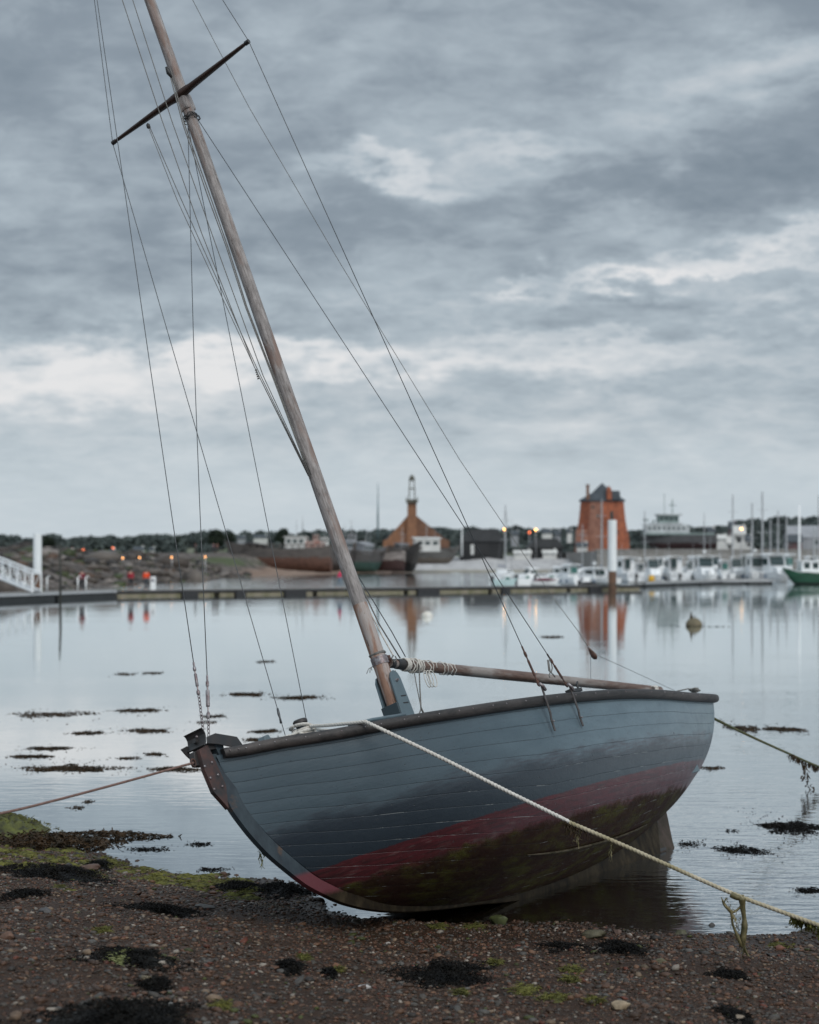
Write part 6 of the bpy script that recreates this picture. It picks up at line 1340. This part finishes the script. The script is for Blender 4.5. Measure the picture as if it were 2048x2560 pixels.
for a_ in [(1567, 1452, 56, 1389, 242, 'white cabin boat with a long flat hardtop just right of the tall white pile', .25, 1), (1630, 1452, 50, 1390, 240, 'white cabin boat with a rounded roof, second right of the tall pile', 3.14, 0),
    (1686, 1452, 56, 1387, 241, 'white cabin boat with a broad curved hardtop, third right of the tall pile', .08, 1), (1762, 1452, 64, 1384, 238, 'largest white cabin boat with a radar dome in the middle of the row', 3.09, 3),
    (1810, 1450, 36, 1395, 246, 'narrow small white cabin boat right of the radar dome boat', .1, 0), (1842, 1450, 44, 1387, 247, 'white cabin boat with dark side window left of the teal-topped one', 3.04, 4),
    (1888, 1451, 52, 1381, 243, 'white boat with a rounded canopy and teal mast foot', .05, 2), (1935, 1452, 62, 1380, 240, 'wide white cabin boat overlapping the green hulled boat', 3.34, 4), (2032, 1446, 50, 1385, 262, 'white cabin boat behind the green hull at the right edge', .1, 1),
    (1429, 1449, 48, 1397, 214, 'upright white wheelhouse boat with a teal window left of the tall pile', .35, 0), (1600, 1450, 30, 1402, 250, 'low white boat squeezed between the first two cabin boats', 0, 2), (1724, 1450, 28, 1400, 252, 'small white boat between the third and the largest cabin boat', 3.04, 0),
    (1546, 1447, 34, 1398, 285, 'white boat glimpsed behind the tall white pile', .4, 1), (1655, 1447, 34, 1393, 290, 'white boat in the second line behind the second and third cabin boats', 2.6, 0),
    (1738, 1447, 36, 1390, 288, 'white boat in the second line left of the radar dome boat', .5, 1), (1790, 1447, 34, 1388, 292, 'white boat in the second line right of the radar dome boat', 2.9, 4), (1865, 1447, 38, 1386, 290, 'white boat in the second line before the orange lamp building', -.4, 1), (1965, 1447, 46, 1384, 285, 'white boat in the second line behind the thick white mast', .6, 0),
    (1400, 1448, 30, 1408, 240, 'small white boat right of the maroon cover', .9, 1), (1330, 1447, 30, 1412, 246, 'tiny white cruiser behind the first dinghies', 2.2, 0),
    (1485, 1449, 56, 1407, 218, 'low white cruiser left of the tall pile', .7, 2)]: cabin_boat(*a_)
def dinghy(px, yw, wpx, hpx, Y, label, col, yaw=0.0, cover=None, motor=True):
    k = Y/F; Lb = wpx*k/max(.5, abs(math.cos(yaw))); D = hpx*k*.6; t = thing('small_boat', label, 'boat', (gx(px, Y), Y, -.12), yaw)
    hull_mesh(Lb, Lb*.38, D, .2, tr=.85).build('hull', M[col], t, True, auto=50)
    if cover: mb = MB(); mb.tube([(-Lb*.46, 0, D*.9), (-Lb*.2, 0, D*1.2), (Lb*.2, 0, D*1.25), (Lb*.46, 0, D*1.2)], [Lb*.12, Lb*.17, Lb*.14, Lb*.03], 10, sq=.4); mb.build('cover', M[cover], t, True)
    else: mb = MB(); mb.box((Lb*.1, 0, D*1.12), (Lb*.3, Lb*.24, hpx*k*.45), taper=.8); cc = mb.build('cuddy', M['white'], t, bevel=.04); mb = MB(); mb.box((Lb*.1, -Lb*.118, D*1.2), (Lb*.2, .05, hpx*k*.18)); mb.build('window', M['teal'], cc)
    if motor: mb = MB(); mb.box((-Lb*.52, 0, D*1.15), (.42, .36, .62), taper=.75); mb.box((-Lb*.52, 0, D*.5), (.2, .14, D)); mb.build('outboard_motor', M['black'], t, bevel=.03)
M['maroon'] = mat('maroon_canvas', (.13, .015, .035), .7, .3, 2); M['hteal'] = mat('pale_teal_hull', (.42, .55, .55), .5, .1, 1)
dinghy(1262, 1454, 60, 34, 192, 'pale teal small boat with a black outboard, leftmost of the marina boats', 'hteal', .15); dinghy(1312, 1453, 42, 36, 195, 'small white boat beside the pale teal one', 'boathull0', .5)
dinghy(1362, 1452, 66, 26, 196, 'low boat under a maroon cover', 'boathull2', .1, 'maroon', False); dinghy(1372, 1444, 64, 26, 226, 'small white boat behind the maroon covered one', 'boathull0', .05)
dinghy(1470, 1456, 42, 20, 186, 'black inflatable boat in front of the low white cruiser', 'black', .1, 'float'); dinghy(1640, 1459, 46, 16, 206, 'grey tender tied to the dark pontoon', 'hgrey', .05, 'hgrey', False)
mb = MB(); mb.lathe([(.12, 0), (.36, .1), (.40, .5), (.36, .95), (.12, 1.05)], n=12); o = mb.build('yellow_buoy', mat('yellow_plastic', (.65, .36, .02), .5), None, True); o.location = (gx(1629, 206), 206, .15); tag(o, 'small yellow marker buoy on the dark pontoon', 'buoy')
# green-hulled boat at the right edge
k_ = 214/F; gb = thing('fishing_boat', 'dark green hulled boat with a white cabin and thick white mast at the right edge', 'fishing boat', (gx(2040, 214), 214, -.35), math.pi + .12)
hull_mesh(160*k_, 3.0, 1.75, .35, tr=.8, rake=.5).build('hull', two_tone('green_hull', (.012, .085, .045), (.02, .022, .024), .55, .02), gb, True, auto=50)
mb = MB(); mb.box((.9, 0, 2.4), (2.6, 2.0, 1.6), taper=.92); mb.box((.9, 0, 3.28), (2.9, 2.2, .14)); c = mb.build('wheelhouse', M['white'], gb, bevel=.05)
for x_ in (.4, 1.5): mb = MB(); mb.box((x_, .98, 2.7), (.7, .06, .7)); mb.build('window', M['glass'], c)
mb = MB(); mb.cyl((2.15, 0, 1.6), (2.15, 0, gz(1262, 214)+.35), .17, .10, 10); mb.build('mast', M['white'], gb, True)
mb = MB(); mb.tube([(2.2, 0, 3.0), (-2.5, 0, 3.4)], .08, 8); mb.build('boom', M['alu'], gb, True); mb = MB(); mb.tube([(-1.5+.0, 1.4, 2.0), (2.6, 1.35, 1.92), (3.5, .9, 2.2)], .05, 6); mb.build('gunwale', M['white'], gb, True)
# yachts, hulls mostly hidden by the cabin boats
def yacht(px, ytop, wpx, Y, label, yaw=1.3, cross=True, hull_px=70):
    k = Y/F; t = thing('yacht', label, 'sailing yacht', (gx(px, Y), Y, -.3), yaw, 'yachts with bare masts in the marina'); Lb = 8.5; D = 1.35; h = gz(ytop, Y)+.3
    hull_mesh(Lb, 2.7, D, .15, tr=.8).build('hull', M['boathull1'], t, True, auto=50)
    mb = MB(); mb.prism([(-1.6, D), (2.0, D), (1.5, D+.5), (-1.5, D+.6)], 'y', -.8, .8); c = mb.build('cabin', M['white'], t, bevel=.05); mb = MB(); mb.box((0, -.81, D+.32), (2.2, .04, .18)); mb.build('window', M['glass'], c)
    mb = MB(); mb.tube([(.6, 0, D), (.6, 0, h)], [wpx*k/2, wpx*k/2*.8], 8)
    if cross:
        for f in (.55, .8): mb.box((.6, 0, h*f), (.06, 1.7, .06))
    mb.build('mast', M['alu'], t, True, auto=40); mb = MB(); mb.tube([(.5, 0, D+1.1), (-3.0, 0, D+1.2)], .09, 8); mb.build('boom', M['bluecanvas'], t, True)
    mb = MB(); mb.tube([(.6, 0, h*.97), (Lb*.5, 0, D+.1)], .03, 5); mb.tube([(.6, 0, h*.98), (-Lb*.48, 0, D)], .02, 5); mb.build('stay', M['wire'], t)
M['bluecanvas'] = mat('blue_sail_cover', (.05, .08, .16), .7, .2, 2)
for a_ in [(1261, 1262, 3.5, 262, 'yacht with the tall pale mast left of the first street lamp', 1.2), (1455, 1310, 2.5, 300, 'yacht with a short mast in front of the left side of the red tower', 1.3), (1504, 1248, 3.5, 270, 'yacht whose mast stands up the middle of the red tower', 1.4),
    (1610, 1276, 3, 290, 'yacht with a mast just right of the red tower', 1.2), (1760, 1282, 2, 300, 'yacht with a thin mast right of the laid-up ship', 1.3), (1832, 1236, 4, 275, 'yacht with a tall grey mast before the dark block', 1.35), (1880, 1257, 4.5, 285, 'yacht with a grey mast right of the orange lamp', 1.3),
    (1907, 1229, 5, 265, 'yacht with the tallest mast at the right', 1.45), (1925, 1300, 4, 300, 'yacht with a low mast right of the tallest one', 1.2), (1945, 1276, 4, 295, 'yacht with a slim mast above the wide white boat', 1.3), (1966, 1292, 4, 305, 'yacht with a mast left of the thick white mast', 1.25),
    (2035, 1318, 5, 250, 'yacht with a short white mast near the right edge', 1.3), (2047, 1238, 3.5, 290, 'yacht with a mast cut by the right edge of the picture', 1.3)]: yacht(*a_)

# ---- people
def person(px, yfeet, hpx, Y, label, jacket, trouser, hairc=(.03, .02, .015), rz=0.0, stride=0.0, z0=None, skinc=(.45, .27, .2)):
    H = hpx*Y/F if z0 is None else 1.72; H = max(1.25, min(1.9, H)); s = H/1.75; t = thing('person', label, 'person', (gx(px, Y), Y, gz(yfeet, Y) if z0 is None else z0), rz)
    def skin(name, pts, edges, rad, m):
        me = bpy.data.meshes.new(name); me.from_pydata([tuple(c*s for c in p) for p in pts], edges, []); me.materials.append(m); o = bpy.data.objects.new(name, me); C.objects.link(o); o.parent = t
        md = o.modifiers.new('skin', 'SKIN'); 
        for v, r_ in zip(me.skin_vertices[0].data, rad): v.radius = (r_[0]*s, r_[1]*s) if isinstance(r_, tuple) else (r_*s, r_*s)
        me.skin_vertices[0].data[0].use_root = True; o.modifiers.new('sub', 'SUBSURF').levels = 1; o.modifiers['sub'].render_levels = 1; return o
    st = stride
    body = [(0, 0, .95), (0, 0, 1.15), (0, 0, 1.40), (0, 0, 1.50), (0, .01, 1.60), (0, .01, 1.70), (-.18, 0, 1.41), (-.23, st*.3, 1.13), (-.22, st*.5+.05, .88), (.18, 0, 1.41), (.23, -st*.3, 1.13), (.22, -st*.5+.05, .88),
            (-.09, 0, .90), (-.10, -st*.45, .50), (-.10, -st*.8-.02, .08), (-.10, -st*.8+.12, .03), (.09, 0, .90), (.10, st*.45+.03, .50), (.10, st*.8, .08), (.10, st*.8+.14, .03)]
    ed = [(0, 1), (1, 2), (2, 3), (3, 4), (4, 5), (2, 6), (6, 7), (7, 8), (2, 9), (9, 10), (10, 11), (0, 12), (12, 13), (13, 14), (14, 15), (0, 16), (16, 17), (17, 18), (18, 19)]
    rad = [(.15, .11), (.14, .10), (.15, .10), .055, (.082, .095), (.06, .07), .055, .042, .035, .055, .042, .035, .08, .055, .04, .035, .08, .055, .04, .035]
    skin('body', body, ed, rad, mat('skin', skinc, .6))
    jm = mat('jacket_cloth', jacket, .85, .25, 4); tm = mat('trouser_cloth', trouser, .85, .25, 4)
    skin('jacket', [body[i] for i in (0, 1, 2, 6, 7, 9, 10)] + [(-.22, st*.46+.04, .93), (.22, -st*.46+.04, .93), (0, 0, 1.47)], [(0, 1), (1, 2), (2, 3), (3, 4), (4, 7), (2, 5), (5, 6), (6, 8), (2, 9)], [(.19, .14), (.18, .135), (.18, .13), .078, .062, .078, .062, .050, .050, .075], jm)
    skin('trousers', [(0, 0, .93)] + [body[i] for i in (12, 13)] + [(-.10, -st*.78, .13)] + [body[i] for i in (16, 17)] + [(.10, st*.78, .13)], [(0, 1), (1, 2), (2, 3), (0, 4), (4, 5), (5, 6)], [(.165, .12), .105, .075, .062, .105, .075, .062], tm)
    mb = MB(); mb.lathe([(.03, -.02), (.095, .0), (.105, .06), (.085, .12), (.03, .15)], (0, -.012, 1.62), 12); mb.v = [(x*s, y*s, z*s) for x, y, z in mb.v]; mb.build('hair', mat('hair', hairc, .7), t, True)
zp = .50
person(205, 1471, 40, 133, 'person in a maroon top and dark trousers beside the thin white posts', (.16, .02, .035), (.02, .022, .03), rz=.3, z0=.50)
person(327, 1471, 45, 138, 'person in a dark red jacket and black shorts on the pontoon', (.32, .012, .03), (.015, .017, .022), rz=3.0, stride=.12, z0=zp)
person(366, 1471, 32, 139.5, 'smaller person in a bright orange jacket left of the white cabinet', (.75, .07, .02), (.05, .06, .07), rz=.2, z0=zp).__class__
person(850, 1467, 50, 149, 'person in a bright pink jacket and pale jeans walking behind the mast', (.60, .02, .10), (.16, .22, .27), rz=1.5, stride=.3, z0=zp)
Yj = 262.0
def jz(px, Y): return max(lz(gx(px, Y), Y), .2)
for (px, lb, j, tr_) in ((169, 'person in a red top on the far jetty, left of a couple', (.40, .02, .03), (.04, .02, .03)), (181, 'person in a white top on the far jetty, right of a couple', (.60, .60, .62), (.18, .18, .2)),
    (489, 'person in dark clothes on the far jetty before the wreck, first of three', (.05, .035, .045), (.03, .03, .035)), (534, 'person in purple-grey clothes, second of three before the wreck', (.10, .06, .08), (.03, .03, .04)), (543, 'person in brown clothes, third of three before the wreck', (.11, .05, .04), (.05, .04, .04))):
    Yj = 262 if px < 300 else 300
    person(px, 0, 1, Yj, lb, j, tr_, z0=gz(1394 if px < 300 else 1382, Yj))
